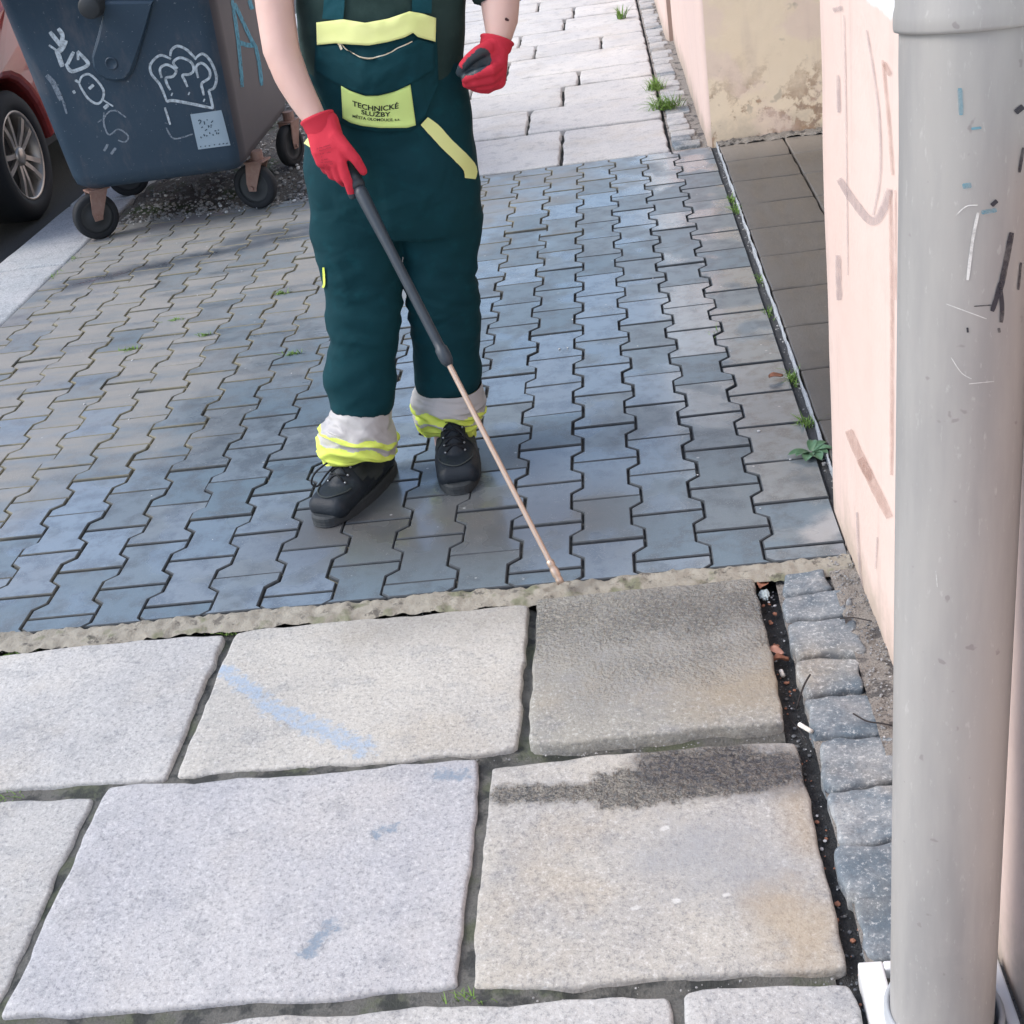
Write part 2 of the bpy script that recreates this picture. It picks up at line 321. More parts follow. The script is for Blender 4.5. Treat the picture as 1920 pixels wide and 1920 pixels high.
def slab_mesh(name, w, h, th=.09, step=.03, rnd=.014, wob=.006, und=.002, seed=0., corner=.02):
    def axis(a):
        L = [-a/2]
        for k in (.25, .55, 1.): L.append(-a/2+rnd*k)
        n = max(2, int((a-2*rnd)/step))
        for i in range(1, n): L.append(-a/2+rnd+(a-2*rnd)*i/n)
        return L + [a/2-rnd*k for k in (1., .55, .25)] + [a/2]
    X, Y = axis(w), axis(h); vs = []; fs = []; nx, ny = len(X), len(Y)
    for y in Y:
        for x in X:
            dx, dy = w/2-abs(x), h/2-abs(y); px, py = x, y
            if dx < corner and dy < corner:                       # round the plan corners
                ex, ey = corner-dx, corner-dy; l = math.hypot(ex, ey); m = max(ex, ey)
                if l > 1e-9:
                    k = m/l; px = math.copysign(w/2-corner+ex*k, x); py = math.copysign(h/2-corner+ey*k, y)
            fx = max(0, 1-dx/.05); fy = max(0, 1-dy/.05)
            px += wob*fx*(nz(y*9+seed, 3.1, math.copysign(5, x))*1.1+.45*nz(y*27+seed, 7.7, math.copysign(9, x))-.9*max(0, nz(y*15+seed, 2.7, math.copysign(4, x))-.30)*math.copysign(1, x))
            py += wob*fy*(nz(x*9+seed, 8.3, math.copysign(5, y))*1.1+.45*nz(x*27+seed, 1.7, math.copysign(9, y))-.9*max(0, nz(x*15+seed, 6.7, math.copysign(4, y))-.30)*math.copysign(1, y))
            d = min(dx, dy); z = 0
            if d < rnd:
                t = 1-d/rnd; z = -rnd*.9*(1-math.sqrt(max(0, 1-t*t)))
            z += und*(nz(x*5+seed, y*5, 2.2)+.6*nz(x*17+seed, y*17, 4.2)) - max(0, nz(x*23+seed, y*23, 9.1)-.25)*und*3*max(0, 1-d/.06)
            vs.append((px, py, z))
    for j in range(ny-1):
        for i in range(nx-1):
            a = j*nx+i; fs.append((a, a+1, a+nx+1, a+nx))
    rim = [i for i in range(nx)] + [j*nx+nx-1 for j in range(1, ny)] + [(ny-1)*nx+i for i in range(nx-2, -1, -1)] + [j*nx for j in range(ny-2, 0, -1)]
    b0 = len(vs)
    for i in rim: vs.append((vs[i][0], vs[i][1], -th))
    for k in range(len(rim)):
        q = (k+1) % len(rim); fs.append((rim[k], b0+k, b0+q, rim[q]))
    return mesh(name, vs, fs)
def slab(name, x0, x1, y0, y1, mat, parent, z=0, tilt=.004, seed=None, **k):
    seed = seed if seed is not None else x0*3.3+y0*7.1
    o = obj(name, slab_mesh(name, x1-x0, y1-y0, seed=seed, **k), mat, parent, ((x0+x1)/2, (y0+y1)/2, z), True)
    rr = random.Random(int(seed*1000)); o.rotation_euler = (rr.uniform(-tilt, tilt), rr.uniform(-tilt, tilt), rr.uniform(-.004, .004))
    return o

random.seed(4)
kerb = empty('kerb', (0, 0, 0)); tag(kerb, kind='structure')
y = -9.07
while y < 9:
    slab('kerb_stone', -2.60, -2.255, y+.006, y+.994, M_KERB, kerb, z=.006, th=.2, step=.08, rnd=.02, wob=.005, und=.003, tilt=.003)
    y += 1.0

# ------------------------------------------------------------------ interlocking paver field
PW, PL, AMP = .139, .2, .0135
vs, fs = [], []; nx, ny = 120, 150
for j in range(ny+1):
    for i in range(nx+1):
        x, y = -2.255+2.785*i/nx, -2.96+3.48*j/ny; d = x-.55*y+.6*nz(x*1.7, y*1.7, 5)
        t = max(0., min(1., (.15-d)/.9)); t = t*t*(3-2*t); vs.append((x, y, -.0098+.0050*t+.0010*nz(x*21, y*21, 3)))
for j in range(ny):
    for i in range(nx): q = j*(nx+1)+i; fs.append((q, q+1, q+nx+2, q+nx+1))
pav = obj('paved_crossing', mesh('bed', vs, fs), M_SAND, smooth=True); tag(pav, kind='structure')
def i_shape(right_edge=None):
    e, w = PW/2+AMP-.0022, PW/2-AMP-.0022; l = PL/2-.0036
    pts = [(-e, -l), (e, -l), (e, -.063), (w, -.039), (w, .039), (e, .063), (e, l), (-e, l), (-e, .063), (-w, .039), (-w, -.039), (-e, -.063)]
    if right_edge is not None:
        pts = [(-e, -l), (right_edge, -l), (right_edge, l), (-e, l), (-e, .063), (-w, .039), (-w, -.039), (-e, -.063)]
    return pts
def clip(pts, ax, lim, sgn):
    out = []
    for i in range(len(pts)):
        a, b = pts[i], pts[(i+1) % len(pts)]; da, db = sgn*(lim-a[ax]), sgn*(lim-b[ax])
        if da >= 0: out.append(a)
        if da*db < 0:
            t = da/(da-db); out.append((a[0]+(b[0]-a[0])*t, a[1]+(b[1]-a[1])*t))
    return out
def inset(pts, d):
    out = []; n = len(pts)
    for i in range(n):
        p0, p1, p2 = Vector(pts[i-1]), Vector(pts[i]), Vector(pts[(i+1) % n])
        a, b = (p1-p0), (p2-p1)
        if a.length < 1e-6 or b.length < 1e-6: out.append(tuple(p1)); continue
        na, nb = Vector((-a.y, a.x)).normalized(), Vector((-b.y, b.x)).normalized()
        k = na+nb; L = k.length_squared
        out.append(tuple(p1+k*(2*d/L) if L > .2 else p1+na*d))
    return out
def paver_mesh(pts, seed=0):
    top = inset(pts, .0024); n = len(pts)
    vs = [(x, y, 0) for x, y in top] + [(x, y, -.0022) for x, y in pts] + [(x, y, -.04) for x, y in pts]
    fs = [tuple(range(n))]
    for k in range(n):
        q = (k+1) % n; fs.append((k, n+k, n+q, q)); fs.append((n+k, 2*n+k, 2*n+q, n+q))
    me = mesh('paver', vs, fs); me.polygons.foreach_set('material_index', [0]+[1]*(2*n)); return me
std = [paver_mesh(i_shape())]
items = []
for ci in range(-16, 4):
    x = ci*PW
    for k in range(-4, 17):
        yc = -PL*(k+.5) if ci % 2 == 0 else -PL*k
        pts = i_shape(.505-x if ci == 3 else None); cl = False
        for ax, lim, sg, c0 in ((1, .498-yc, 1, yc), (1, -2.953-yc, -1, yc), (0, -2.258-x, -1, x)):
            q = clip(pts, ax, lim, sg)
            if len(q) != len(pts) or any((abs(a[0]-b[0])+abs(a[1]-b[1])) > 1e-9 for a, b in zip(q, pts)): cl = True
            pts = q
            if len(pts) < 3: break
        if len(pts) < 3: continue
        xs = [p[0] for p in pts]; ys = [p[1] for p in pts]
        if max(ys)-min(ys) < .02 or max(xs)-min(xs) < .03: continue
        items.append((math.hypot(x-CAM.x, yc-CAM.y), x, yc, pts, cl or ci == 3))
items.sort(key=lambda t: t[0])
rest_v, rest_f, rest_m = [], [], []
for i, (d, x, yc, pts, cl) in enumerate(items):
    rr = random.Random(i*7+3)
    if i < 300:
        me = paver_mesh(pts) if cl else std[0]
        red = (abs(x-.278) < .02 and abs(yc-.3) < .08) or (abs(x-.417) < .02 and abs(yc-.4) < .05 and False)
        if red: me = me.copy()
        o = obj('paver', me, None, pav, (x+rr.gauss(0, .0008), yc+rr.gauss(0, .0008), max(-.0018, min(.003, rr.gauss(0, .0014)))))
        if not me.materials: me.materials.append(M_PAVER_RED if red else M_PAVER); me.materials.append(M_FLANK)
        o.rotation_euler = (rr.gauss(0, .005), rr.gauss(0, .005), rr.gauss(0, .004))
    else:
        me = paver_mesh(pts); b = len(rest_v)
        rest_m += [p.material_index for p in me.polygons]
        rest_v += [(v.co.x+x, v.co.y+yc, v.co.z) for v in me.vertices]; rest_f += [tuple(b+j for j in p.vertices) for p in me.polygons]
        bpy.data.meshes.remove(me)
if rest_v:
    o = obj('far_pavers', mesh('far_pavers', rest_v, rest_f), [M_PAVER, M_FLANK], pav); tag(o, kind='stuff'); o.data.polygons.foreach_set('material_index', rest_m)

# ------------------------------------------------------------------ pavement of granite slabs, near and far
walk = obj('pavement', mesh('bed', [(-2.26, -9, -.045), (.56, -9, -.045), (.56, -2.96, -.045), (-2.26, -2.96, -.045)], [(0, 1, 2, 3)]), M_DIRT); tag(walk, kind='structure')
SL = dict(M_=M_SLAB)
for i_, (x0, x1, y0, y1, z) in enumerate([(-.153, .304, -3.503, -3.024, .010), (-.812, -.171, -3.503, -3.030, 0), (-1.46, -.829, -3.505, -3.036, .002), (-2.24, -1.475, -3.51, -3.04, 0),
                          (-.221, .318, -4.036, -3.532, -.004), (-.938, -.238, -4.036, -3.522, .002), (-1.62, -.955, -4.04, -3.535, 0), (-2.24, -1.64, -4.03, -3.54, .001),
                          (.086, .322, -4.58, -4.058, .0), (-.70, .071, -4.57, -4.062, -.002), (-1.45, -.715, -4.58, -4.068, 0), (-2.24, -1.47, -4.57, -4.07, 0)]):
    slab('granite_slab', x0, x1, y0, y1, M_SLABS[{0: 'A', 1: 'C', 4: 'B', 5: 'D'}.get(i_, '')], walk, z, tilt=.003, step=.02, rnd=.0075, wob=.008, und=.0022, corner=.016)
y = -4.6
for row in range(7):
    x = -2.24
    while x < .2:
        w = random.uniform(.5, .75); x1 = min(x+w, .32)
        if .32-x1 < .2: x1 = .32
        slab('granite_slab', x, x1-.015, y-.52, y-.02, M_SLAB, walk, 0, step=.08, und=.002); x = x1
    y -= .53
far = obj('far_pavement', mesh('bed', [(-1.15, .5, -.03), (.5, .5, -.03), (.5, 12, -.03), (-1.15, 12, -.03)], [(0, 1, 2, 3)]), M_DIRT); tag(far, kind='structure')
FY = [.512, 1.17, 1.69, 2.19, 2.58, 3.16, 3.60, 4.04, 4.50, 4.98, 5.45, 5.9, 6.4, 6.9, 7.4, 8.0]
FJ = [[-.158], [-.336], [-.168], [-.084, -.7], [-.52], [-.365, .055], [-.482], [-.192], [-.129, -.75], [-.4], [-.1], [-.5], [-.2], [-.45], [-.15]]
for i in range(len(FY)-1):
    xs = [-1.12]+sorted(FJ[i])+[.332]
    for a, b in zip(xs[:-1], xs[1:]):
        slab('granite_slab', a+.008, b-.008, FY[i]+.009, FY[i+1]-.009, M_FARSLAB, far, random.uniform(-.003, .003), step=.05, rnd=.010, wob=.009, und=.003, corner=.025)
# mortar strip between the pavers and the slabs
def strip(name, x0, x1, y0, y1, z, mat, step, wob, hgt, seed, parent, edge=None, sc=30):
    nx = max(2, int((x1-x0)/step)); ny = max(3, int((y1-y0)/step)); vs = []; fs = []
    for j in range(ny+1):
        for i in range(nx+1):
            x = x0+(x1-x0)*i/nx; yy = y0+(y1-y0)*j/ny; t = min(j, ny-j)/(ny/2)
            dy = wob*nz(x*14, seed, j/ny*.6)+wob*.5*nz(x*50, seed, j/ny)
            h = hgt*(nz(x*sc, yy*sc, seed)+.6*nz(x*sc*2.5, yy*sc*2.5, seed)) - (0 if t > .35 else (.35-t)*.02)
            vs.append((x, yy+dy, z+h))
    for j in range(ny):
        for i in range(nx):
            a = j*(nx+1)+i; fs.append((a, a+1, a+nx+2, a+nx+1))
    return obj(name, mesh(name, vs, fs), mat, parent, smooth=True)
strip('mortar_strip', -2.24, .505, -3.026, -2.951, .003, M_MORTAR, .006, .013, .0065, 3.3, walk, sc=42)
strip('joint_fill', -2.24, .30, -4.62, -3.02, -.0085, M_JOINT, .010, 0, .0032, 1.8, walk, sc=24)
for v in COL.objects['joint_fill'].data.vertices:
    x, y, z = v.co; k = max(0., min(1., (x+.32)/.25)); v.co.z -= .022*k*max(0., 1-abs(y+3.517)/.03)+.014*max(0., min(1., (x+.2)/.2))*max(0., 1-abs(y+4.047)/.03)+.010*max(0., 1-abs(x+.16)/.02)*(1 if y > -3.5 else 0)
# gutter fill and the row of granite setts along the wall
gut = strip('gutter_dirt', .296, .352, -4.6, -3.02, -.026, M_GUT, .007, 0, .007, 8.8, walk, sc=60)
grit = strip('grit_bed', .345, .56, -9, -2.92, -.008, M_GRIT, .010, 0, .006, 5.1, walk, sc=40)
CY = [-3.004, -3.084, -3.179, -3.313, -3.427, -3.549, -3.672, -3.80, -3.915, -4.035]
CW = [.452, .475, .478, .462, .49, .51, .515, .515, .515]
for i in range(len(CY)-1):
    slab('sett', .345+.012*nz(i*3.3+.4), CW[i], CY[i+1]+.002, CY[i]-.002, M_COBBLE, walk, .005+.004*nz(i*7.1, 2), tilt=.03, step=.008, rnd=.008, wob=.015, und=.0065, corner=.014, th=.06)
strip('sandy_fill', .455, .545, -3.75, -2.93, .0045, M_GRIT, .006, .004, .0058, 9.4, walk, sc=36)
y = -4.22
while y > -8:
    slab('sett', .343, .5, y-.11, y-.01, M_COBBLE, walk, .006, tilt=.03, step=.03, rnd=.017, wob=.01, und=.004, corner=.03, th=.06); y -= .12
grit2 = strip('far_grit_bed', .336, .5, .51, 9, -.004, M_GRIT, .03, 0, .006, 6.1, far, sc=30)
y = .55
k = 0
while y < 7.5:
    k += 1; L = random.uniform(.09, .14)
    slab('sett', .345, random.uniform(.43, .47), y, y+L-.007, M_COBBLE if k % 7 == 0 or k < 3 else M_FARSETT, far, .003+.002*nz(k*1.7), tilt=.015, step=.022, rnd=.007, wob=.009, und=.004, corner=.016, th=.05); y += L
# gravelly verge beyond the pavers, where the bin stands
verge = strip('gravel_verge', -2.255, -1.13, .50, 9, -.006, M_GRAVEL, .04, .0, .016, 2.6, None, sc=14); tag(verge, kind='structure')
# concrete apron in the gateway
apron = obj('gateway_apron', mesh('bed', [(.505, -2.8, -.02), (2.6, -2.8, -.02), (2.6, .6, -.02), (.505, .6, -.02)], [(0, 1, 2, 3)]), M_DIRT); tag(apron, kind='structure')
yj = [.56, .18, -.13, -.444, -.748, -1.049, -1.374, -1.687, -2.006, -2.323, -2.64, -2.79]
for a, b in zip(yj[:-1], yj[1:]):
    slab('concrete_panel', .537, .809, b+.003, a-.003, M_CONC, apron, .012, tilt=.002, step=.05, rnd=.006, wob=.005, und=.0015, corner=.01, th=.04)
    slab('concrete_panel', .816, 2.55, b+.003, a-.003, M_CONC, apron, .012, tilt=.001, step=.15, rnd=.006, wob=.004, und=.0015, corner=.01, th=.04)
N = NB('pale_edging', .8); N.col(N.mix(N.noise(40, 4, .7), (.22, .24, .26), (.62, .66, .70))).bump(N.noise(90, 3), .6, .004); M_EDGE = N.m
ed = obj('edging_strip', slab_mesh('edging_strip', .005, 3.2, th=.05, step=.02, rnd=.002, wob=.004, und=.003, corner=.002), M_EDGE, apron, (.531, -1.03, .013), True)

# ------------------------------------------------------------------ building along the pavement
def mat_plaster(name, base, alt, white_above=None, base_dirt=True, kind=0):
    N = NB(name, .88); p = N.sep(N.pos())
    c = N.mix(N.noise(2.3, 5, .6), base, alt)
    c = N.mix(N.m_('MULTIPLY', N.mr(N.noise(9, 5, .6), .45, .75), .25), c, tuple(x*.88 for x in base))
    sv = N.noise(7, 4, .6, vec=N.scl(N.pos(), (1, 2.2, .22)))
    c = N.mix(N.m_('MULTIPLY', N.mr(sv, .56, .72), .22), c, (.46, .36, .32))
    if white_above:
        h = N.m_('ADD', p[2], N.m_('MULTIPLY', N.m_('SUBTRACT', N.noise(24, 4, .6), .5), .02))
        c = N.mix(N.mr(h, white_above-.005, white_above+.005), c, (.82, .82, .81))
    if base_dirt:
        hh = N.m_('ADD', p[2], N.m_('MULTIPLY', N.m_('SUBTRACT', N.noise(8, 5, .7), .5), .30))
        c = N.mix(N.m_('MULTIPLY', N.mr(hh, .14, -.02), .75), c, N.mix(N.noise(30, 4, .7), (.30, .27, .22), (.56, .46, .36)))
    if kind == 1:      # beige reveal with flaking patches
        hb = N.m_('ADD', p[2], N.m_('MULTIPLY', N.m_('SUBTRACT', N.noise(6, 6, .7), .5), .7))
        fl = N.m_('MULTIPLY', N.mr(N.noise(11, 6, .68), .47, .56), N.mr(hb, .42, .06))
        c = N.mix(N.m_('MULTIPLY', fl, .9), c, N.mix(N.noise(40, 3), (.17, .14, .13), (.44, .26, .14)))
        pk = N.mr(N.noise(4.2, 4, .6, vec=N.vm('ADD', N.pos(), (3, 1, 5))), .53, .66)
        c = N.mix(N.m_('MULTIPLY', pk, .5), c, (.68, .52, .46))
        sp = N.m_('MULTIPLY', N.mr(N.noise(9, 3, .6, vec=N.vm('ADD', N.pos(), (9, 0, 2))), .66, .72), .6)
        c = N.mix(sp, c, (.35, .30, .24))
    N.col(c); N.bump(N.noise(7, 4, .6), .35, .012); N.bump(N.noise(90, 4, .65), .3, .003)
    return N.m
M_PINK = mat_plaster('pink_plaster', (.74, .56, .49), (.79, .64, .58), 1.138)
M_BEIGE = mat_plaster('beige_plaster', (.74, .58, .41), (.75, .64, .50), kind=1)
N = NB('brown_shaded_side', .7); N.col(N.mix(N.noise(20, 4), (.24, .16, .13), (.34, .24, .20))); M_BROWN = N.m  # brown side face of the pilaster, its shade put into the colour
N = NB('gate_wood', .7); N.col(N.mix(N.noise(9, 5, vec=N.scl(N.pos(), (1, 8, .5))), (.10, .06, .035), (.17, .11, .07))); M_WOOD = N.m

def wall_block(name, x0, x1, y0, y1, z1, parent, mats, amp=.004, skew=0., z0=-.10):
    """block whose street face (x0) is a finely divided, slightly uneven sheet"""
    bm = bmesh.new()
    ny = max(3, int(min(y1-y0, 6)/.05)); zs = [z0+(1.6-z0)*i/28 for i in range(29)]+[2.4, 4, z1]
    g = []
    for z in zs:
        row = []
        for j in range(ny+1):
            t = j/ny; y = y0+(y1-y0)*t
            edge = min(t, 1-t)*(y1-y0); r = .018
            off = 0 if edge > r else (r-math.sqrt(max(0, r*r-(r-edge)**2)))
            row.append(bm.verts.new((x0+off+amp*(nz(y*2.1, z*2.1, 4)+.5*nz(y*7, z*7, 1))+skew*(y1-y), y, z)))
        g.append(row)
    for i in range(len(zs)-1):
        for j in range(ny): bm.faces.new((g[i][j], g[i][j+1], g[i+1][j+1], g[i+1][j])).material_index = 0
    for col_, s in ((0, -1), (ny, 1)):
        back = [bm.verts.new((x1, y0 if s < 0 else y1, z)) for z in zs]
        for i in range(len(zs)-1):
            f = (g[i][col_], g[i+1][col_], back[i+1], back[i]); bm.faces.new(f).material_index = 1
    fixn(bm)
    return obj(name, bm, mats, parent, smooth=True)
bld = empty('building', (.7, -2.7, 0))
def B(o): o.parent = bld; o.matrix_parent_inverse = Matrix.Translation((-.7, 2.7, 0)); return o
w_near = B(wall_block('street_wall', .505, 1.6, -9, -2.700, 6, None, [M_PINK, M_BEIGE], skew=.018))
w_far = B(wall_block('street_wall', .493, 2.6, .512, 3.12, 6, None, [M_PINK, M_BEIGE]))
w_far2 = B(wall_block('pilaster_wall', .452, 2.6, 3.12, 12, 6, None, [M_PINK, M_BROWN]))
bm = bmesh.new(); box(bm, .52, 2.6, -2.72, .53, 2.75, 6); B(obj('gateway_lintel', bm, M_PINK))
bm = bmesh.new(); box(bm, 2.56, 2.62, -2.9, .6, -.05, 2.8); B(obj('gate', bm, M_WOOD))
tag(bld, 'pink plastered house wall with an open gateway beside the pavement', 'building')
# rubble line along the foot of the reveal
strip('rubble_line', .53, 2.5, .43, .515, .022, M_GRIT, .012, .012, .011, 7.7, apron, sc=45)

def bvh_of(o):
    M = o.matrix_world if o.parent is None else o.matrix_basis
    if o.parent is not None and o.parent.parent is None: M = o.parent.matrix_basis @ o.matrix_parent_inverse @ o.matrix_basis
    me = o.data
    return BVHTree.FromPolygons([M @ v.co for v in me.vertices], [tuple(p.vertices) for p in me.polygons])
def cast(bv, x, y, off=.0015):
    d = ray(x, y).normalized(); h = bv.ray_cast(CAM, d)
    if h[0] is None: return None
    n = h[1]
    if n.dot(d) > 0: n = -n
    return h[0]+n*off
def spline(pts, n=6):
    out = []
    P = [Vector((*p, 0)) if len(p) == 2 else Vector(p) for p in pts]
    for i in range(len(P)-1):
        p0, p1, p2, p3 = P[max(i-1, 0)], P[i], P[i+1], P[min(i+2, len(P)-1)]
        for k in range(n):
            t = k/n
            out.append(.5*((2*p1)+(-p0+p2)*t+(2*p0-5*p1+4*p2-p3)*t*t+(-p0+3*p1-3*p2+p3)*t**3))
    out.append(P[-1]); return out
def ribbon(bm, bv, pts, w, off=.0015, smooth=True, taper=.75, jit=.12, seed=0):
    """paint stroke laid on a surface; pts and width in photograph pixels"""
    P = spline(pts) if smooth and len(pts) > 2 else spline(pts, 6)
    rows = []
    for i, p in enumerate(P):
        a, b = P[max(i-1, 0)], P[min(i+1, len(P)-1)]; t = (b-a)
        if t.length < 1e-6: continue
        t.normalize(); n = Vector((-t.y, t.x, 0))
        e = min(i, len(P)-1-i)/max(1, len(P)-1)*2
        ww = w/2*(taper+(1-taper)*min(1, e*3))*(1+jit*nz(i*.7, seed, 3))
        r = [cast(bv, p.x+n.x*ww*s, p.y+n.y*ww*s, off) for s in (-1, 0, 1)]
        if None in r: rows.append(None); continue
        rows.append([bm.verts.new(q) for q in r])
    for i in range(len(rows)-1):
        if rows[i] and rows[i+1]:
            for k in (0, 1): bm.faces.new((rows[i][k], rows[i][k+1], rows[i+1][k+1], rows[i+1][k]))
def paint_mat(name, col, alpha=1., rough=.7, sc=60):
    N = NB(name, rough); N.col(col)
    N.put(N.b.inputs['Alpha'], N.mr(N.noise(sc, 5, .7), .30, .62, alpha*.45, alpha)); return N.m
bpy.context.view_layer.update()
bv = bvh_of(w_near); z8 = lambda *p: [(1540+a/2.134, b/2.134) for a, b in p]; z6 = lambda *p: [(1280+a/3, 860+b/3) for a, b in p]
M_SM_G = paint_mat('smear_grey', (.40, .34, .35), .42, .9, 40); M_SM_B = paint_mat('smear_brown', (.50, .31, .25), .40, .9, 30)
for mat, w, pts in [(M_SM_G, 15, z8((75, 715), (130, 800), (205, 885), (250, 840), (278, 755))), (M_SM_G, 2.2, z8((95, 60), (103, 500), (110, 1100))),
                    (M_SM_G, 4, z8((185, 120), (232, 420), (240, 690), (212, 860))), (M_SM_G, 7, z8((70, 300), (74, 450))), (M_SM_G, 11, z8((70, 1020), (74, 1200))),
                    (M_SM_G, 9, z8((50, 40), (90, 30))), (M_SM_B, 6, z8((250, 240), (272, 460), (290, 700))), (M_SM_B, 7, z8((280, 760), (286, 1240), (284, 1900))),
                    (M_SM_B, 3, z8((300, 760), (300, 1200))), (M_SM_B, 17, z8((112, 1720), (150, 1810), (205, 1920))), (M_SM_B, 17, z6((1000, 0), (1050, 90), (1170, 330))),
                    (M_SM_B, 9, z8((255, 250), (280, 300))), (M_SM_G, 5, z6((985, 300), (1000, 600), (1020, 800))), (M_SM_G, 3, z6((1100, 440), (1090, 620)))]:
    bm = bmesh.new(); ribbon(bm, bv, pts, w, .002)
    if len(bm.faces): B(obj('paint_smear', bm, mat, smooth=True))
    else: bm.free()

# ------------------------------------------------------------------ rain downpipe and gully
N = NB('pipe_plastic', .42); p = N.oc()
st = N.noise(5, 5, .6, vec=N.scl(p, (3, 3, .45)))
c = N.mix(N.mr(st, .35, .7), (.37, .36, .345), (.29, .285, .28))
c = N.mix(N.m_('MULTIPLY', N.mr(N.noise(26, 5, .7, vec=p), .52, .72), .30), c, (.36, .34, .33))
c = N.mix(N.m_('MULTIPLY', N.mr(N.noise(160, 4, .7, vec=N.scl(p, (1, 1, .3))), .60, .72), .25), c, (.62, .62, .60))
c = N.mix(N.m_('MULTIPLY', N.mr(N.noise(55, 2, .5, vec=p), .71, .76), .6), c, (.22, .20, .20))
N.col(c).rgh(N.mr(st, .3, .7, .36, .55)).bump(N.noise(200, 3, vec=p), .08, .001); M_PIPE = N.m
PX, PY, PR = .420, -4.150, .065
pipe = empty('downpipe', (PX, PY, 0)); pipe.rotation_euler = Vector((.03, .10, 1)).to_track_quat('Z', 'Y').to_euler(); tag(pipe, 'pale grey plastic rain downpipe against the pink wall', 'downpipe')
bm = bmesh.new(); lathe(bm, [(PR, .03), (PR, .3), (PR, .7), (PR, 1.14), (PR+.0006, 1.19), (PR+.0012, 1.22), (PR+.0012, 1.27)], 64)
p_body = obj('pipe', fixn(bm), M_PIPE, pipe, smooth=True)
bm = bmesh.new(); lathe(bm, [(PR+.0018, 1.252), (PR+.0058, 1.2525), (PR+.0068, 1.256), (PR+.0068, 1.268), (PR+.0052, 1.275), (PR+.0048, 1.38), (PR+.001, 1.40), (PR, 1.45), (PR, 3), (PR, 5.6)], 64)
obj('socket_collar', fixn(bm), M_PIPE, pipe, smooth=True)
M_BLACKP = paint_mat('black_marker', (.02, .022, .035), 1., .5, 40); M_BLUEP = paint_mat('blue_marker', (.12, .33, .42), .7, .6, 60); M_WHITEP = paint_mat('white_scratch', (.82, .82, .80), .8, .6, 60)
bpy.context.view_layer.update(); bv = bvh_of(p_body)
for mat, w, pts in [(M_BLACKP, 11, z8((775, 450), (806, 425))), (M_BLACKP, 6, z8((806, 590), (790, 690))), (M_BLACKP, 8, z8((680, 822), (702, 802))),
                    (M_BLACKP, 11, z8((760, 930), (735, 1060), (715, 1160))), (M_BLACKP, 9, z8((715, 1130), (700, 1190), (682, 1245))), (M_BLACKP, 8, z8((715, 1150), (722, 1230), (718, 1290))),
                    (M_BLACKP, 5, z8((796, 1050), (786, 1160))), (M_BLACKP, 4, z8((584, 1310), (586, 1330))), (M_BLACKP, 5, z8((708, 1312), (712, 1330))), (M_BLACKP, 2, z8((610, 1225), (680, 1220))),
                    (M_BLUEP, 9, z8((555, 352), (560, 460))), (M_BLUEP, 10, z8((565, 745), (600, 740))), (M_BLUEP, 8, z8((640, 850), (700, 840))), (M_BLUEP, 5, z8((600, 515), (640, 510))),
                    (M_WHITEP, 6, z8((627, 850), (605, 960), (585, 1120))), (M_WHITEP, 2, z8((540, 860), (580, 825), (625, 820))), (M_WHITEP, 1.6, z8((500, 1215), (580, 1245), (660, 1275))),
                    (M_WHITEP, 1.4, z8((520, 1430), (560, 1490), (600, 1515))), (M_WHITEP, 1.3, z8((590, 1535), (690, 1525))), (M_WHITEP, 1.4, [(1755, 1070), (1758, 1100)])]:
    bm = bmesh.new(); ribbon(bm, bv, pts, w, .0008); o = obj('marker_stroke', bm, mat, smooth=True)
    o.parent = pipe; o.matrix_parent_inverse = pipe.matrix_basis.inverted()
M_WHITEPL = NB('white_plastic', .45, (.80, .80, .80)).m; M_GREYPL = NB('grey_plastic', .5, (.40, .42, .44)).m; M_DARKPL = NB('dark_plastic', .5, (.03, .04, .05)).m
gul = empty('drain_gully', (.425, -4.142, 0)); tag(gul, 'white plastic drain gully frame at the foot of the downpipe', 'drain')
bm = bmesh.new()
for a in ((-.094, -.060, -.10, .10), (.078, .094, -.10, .10), (-.06, .078, .085, .10), (-.06, .078, -.10, -.085)): box(bm, a[0], a[1], a[2], a[3], -.03, .014, .003)
obj('frame', bm, M_WHITEPL, gul)
bm = bmesh.new(); lathe(bm, [(.068, -.04), (.068, .032), (.0715, .036), (.076, .032), (.076, -.04)], 40)
obj('socket', fixn(bm), M_GREYPL, gul, smooth=True)
bm = bmesh.new(); box(bm, -.06, .078, -.085, .085, -.04, -.018); obj('sump', bm, M_DARKPL, gul)

# ------------------------------------------------------------------ wheeled waste container
N = NB('bin_plastic', .5); p = N.oc()
c = N.mix(N.noise(4, 5, .6, vec=p), (.020, .046, .078), (.036, .068, .104))
c = N.mix(N.m_('MULTIPLY', N.mr(N.noise(9, 6, .7, vec=N.scl(p, (1, 1, .4))), .50, .75), .45), c, (.13, .125, .14))
c = N.mix(N.m_('MULTIPLY', N.mr(N.noise(70, 3, .7, vec=p), .66, .72), .5), c, (.32, .36, .40))
N.col(c).rgh(N.mr(N.noise(9, 5, vec=p), .3, .7, .40, .62)).bump(N.noise(90, 3, vec=p), .12, .003); M_BIN = N.m
N = NB('bin_plastic_side', .6); p = N.oc()
c = N.mix(N.noise(4, 5, .6, vec=p), (.060, .056, .068), (.085, .078, .085)); N.col(c).bump(N.noise(90, 3, vec=p), .1, .003); M_BIN2 = N.m  # browner tone, given only to the right-hand side faces
N = NB('rusty_steel', .6, metal=.2); N.col(N.mix(N.noise(30, 5, .7), (.22, .10, .07), (.42, .30, .26))).bump(N.noise(90, 3), .4, .003); M_RUST = N.m
M_RUBBER = NB('rubber', .75, (.018, .021, .026)).m; M_HUB = NB('hub_plastic', .55, (.035, .04, .045)).m
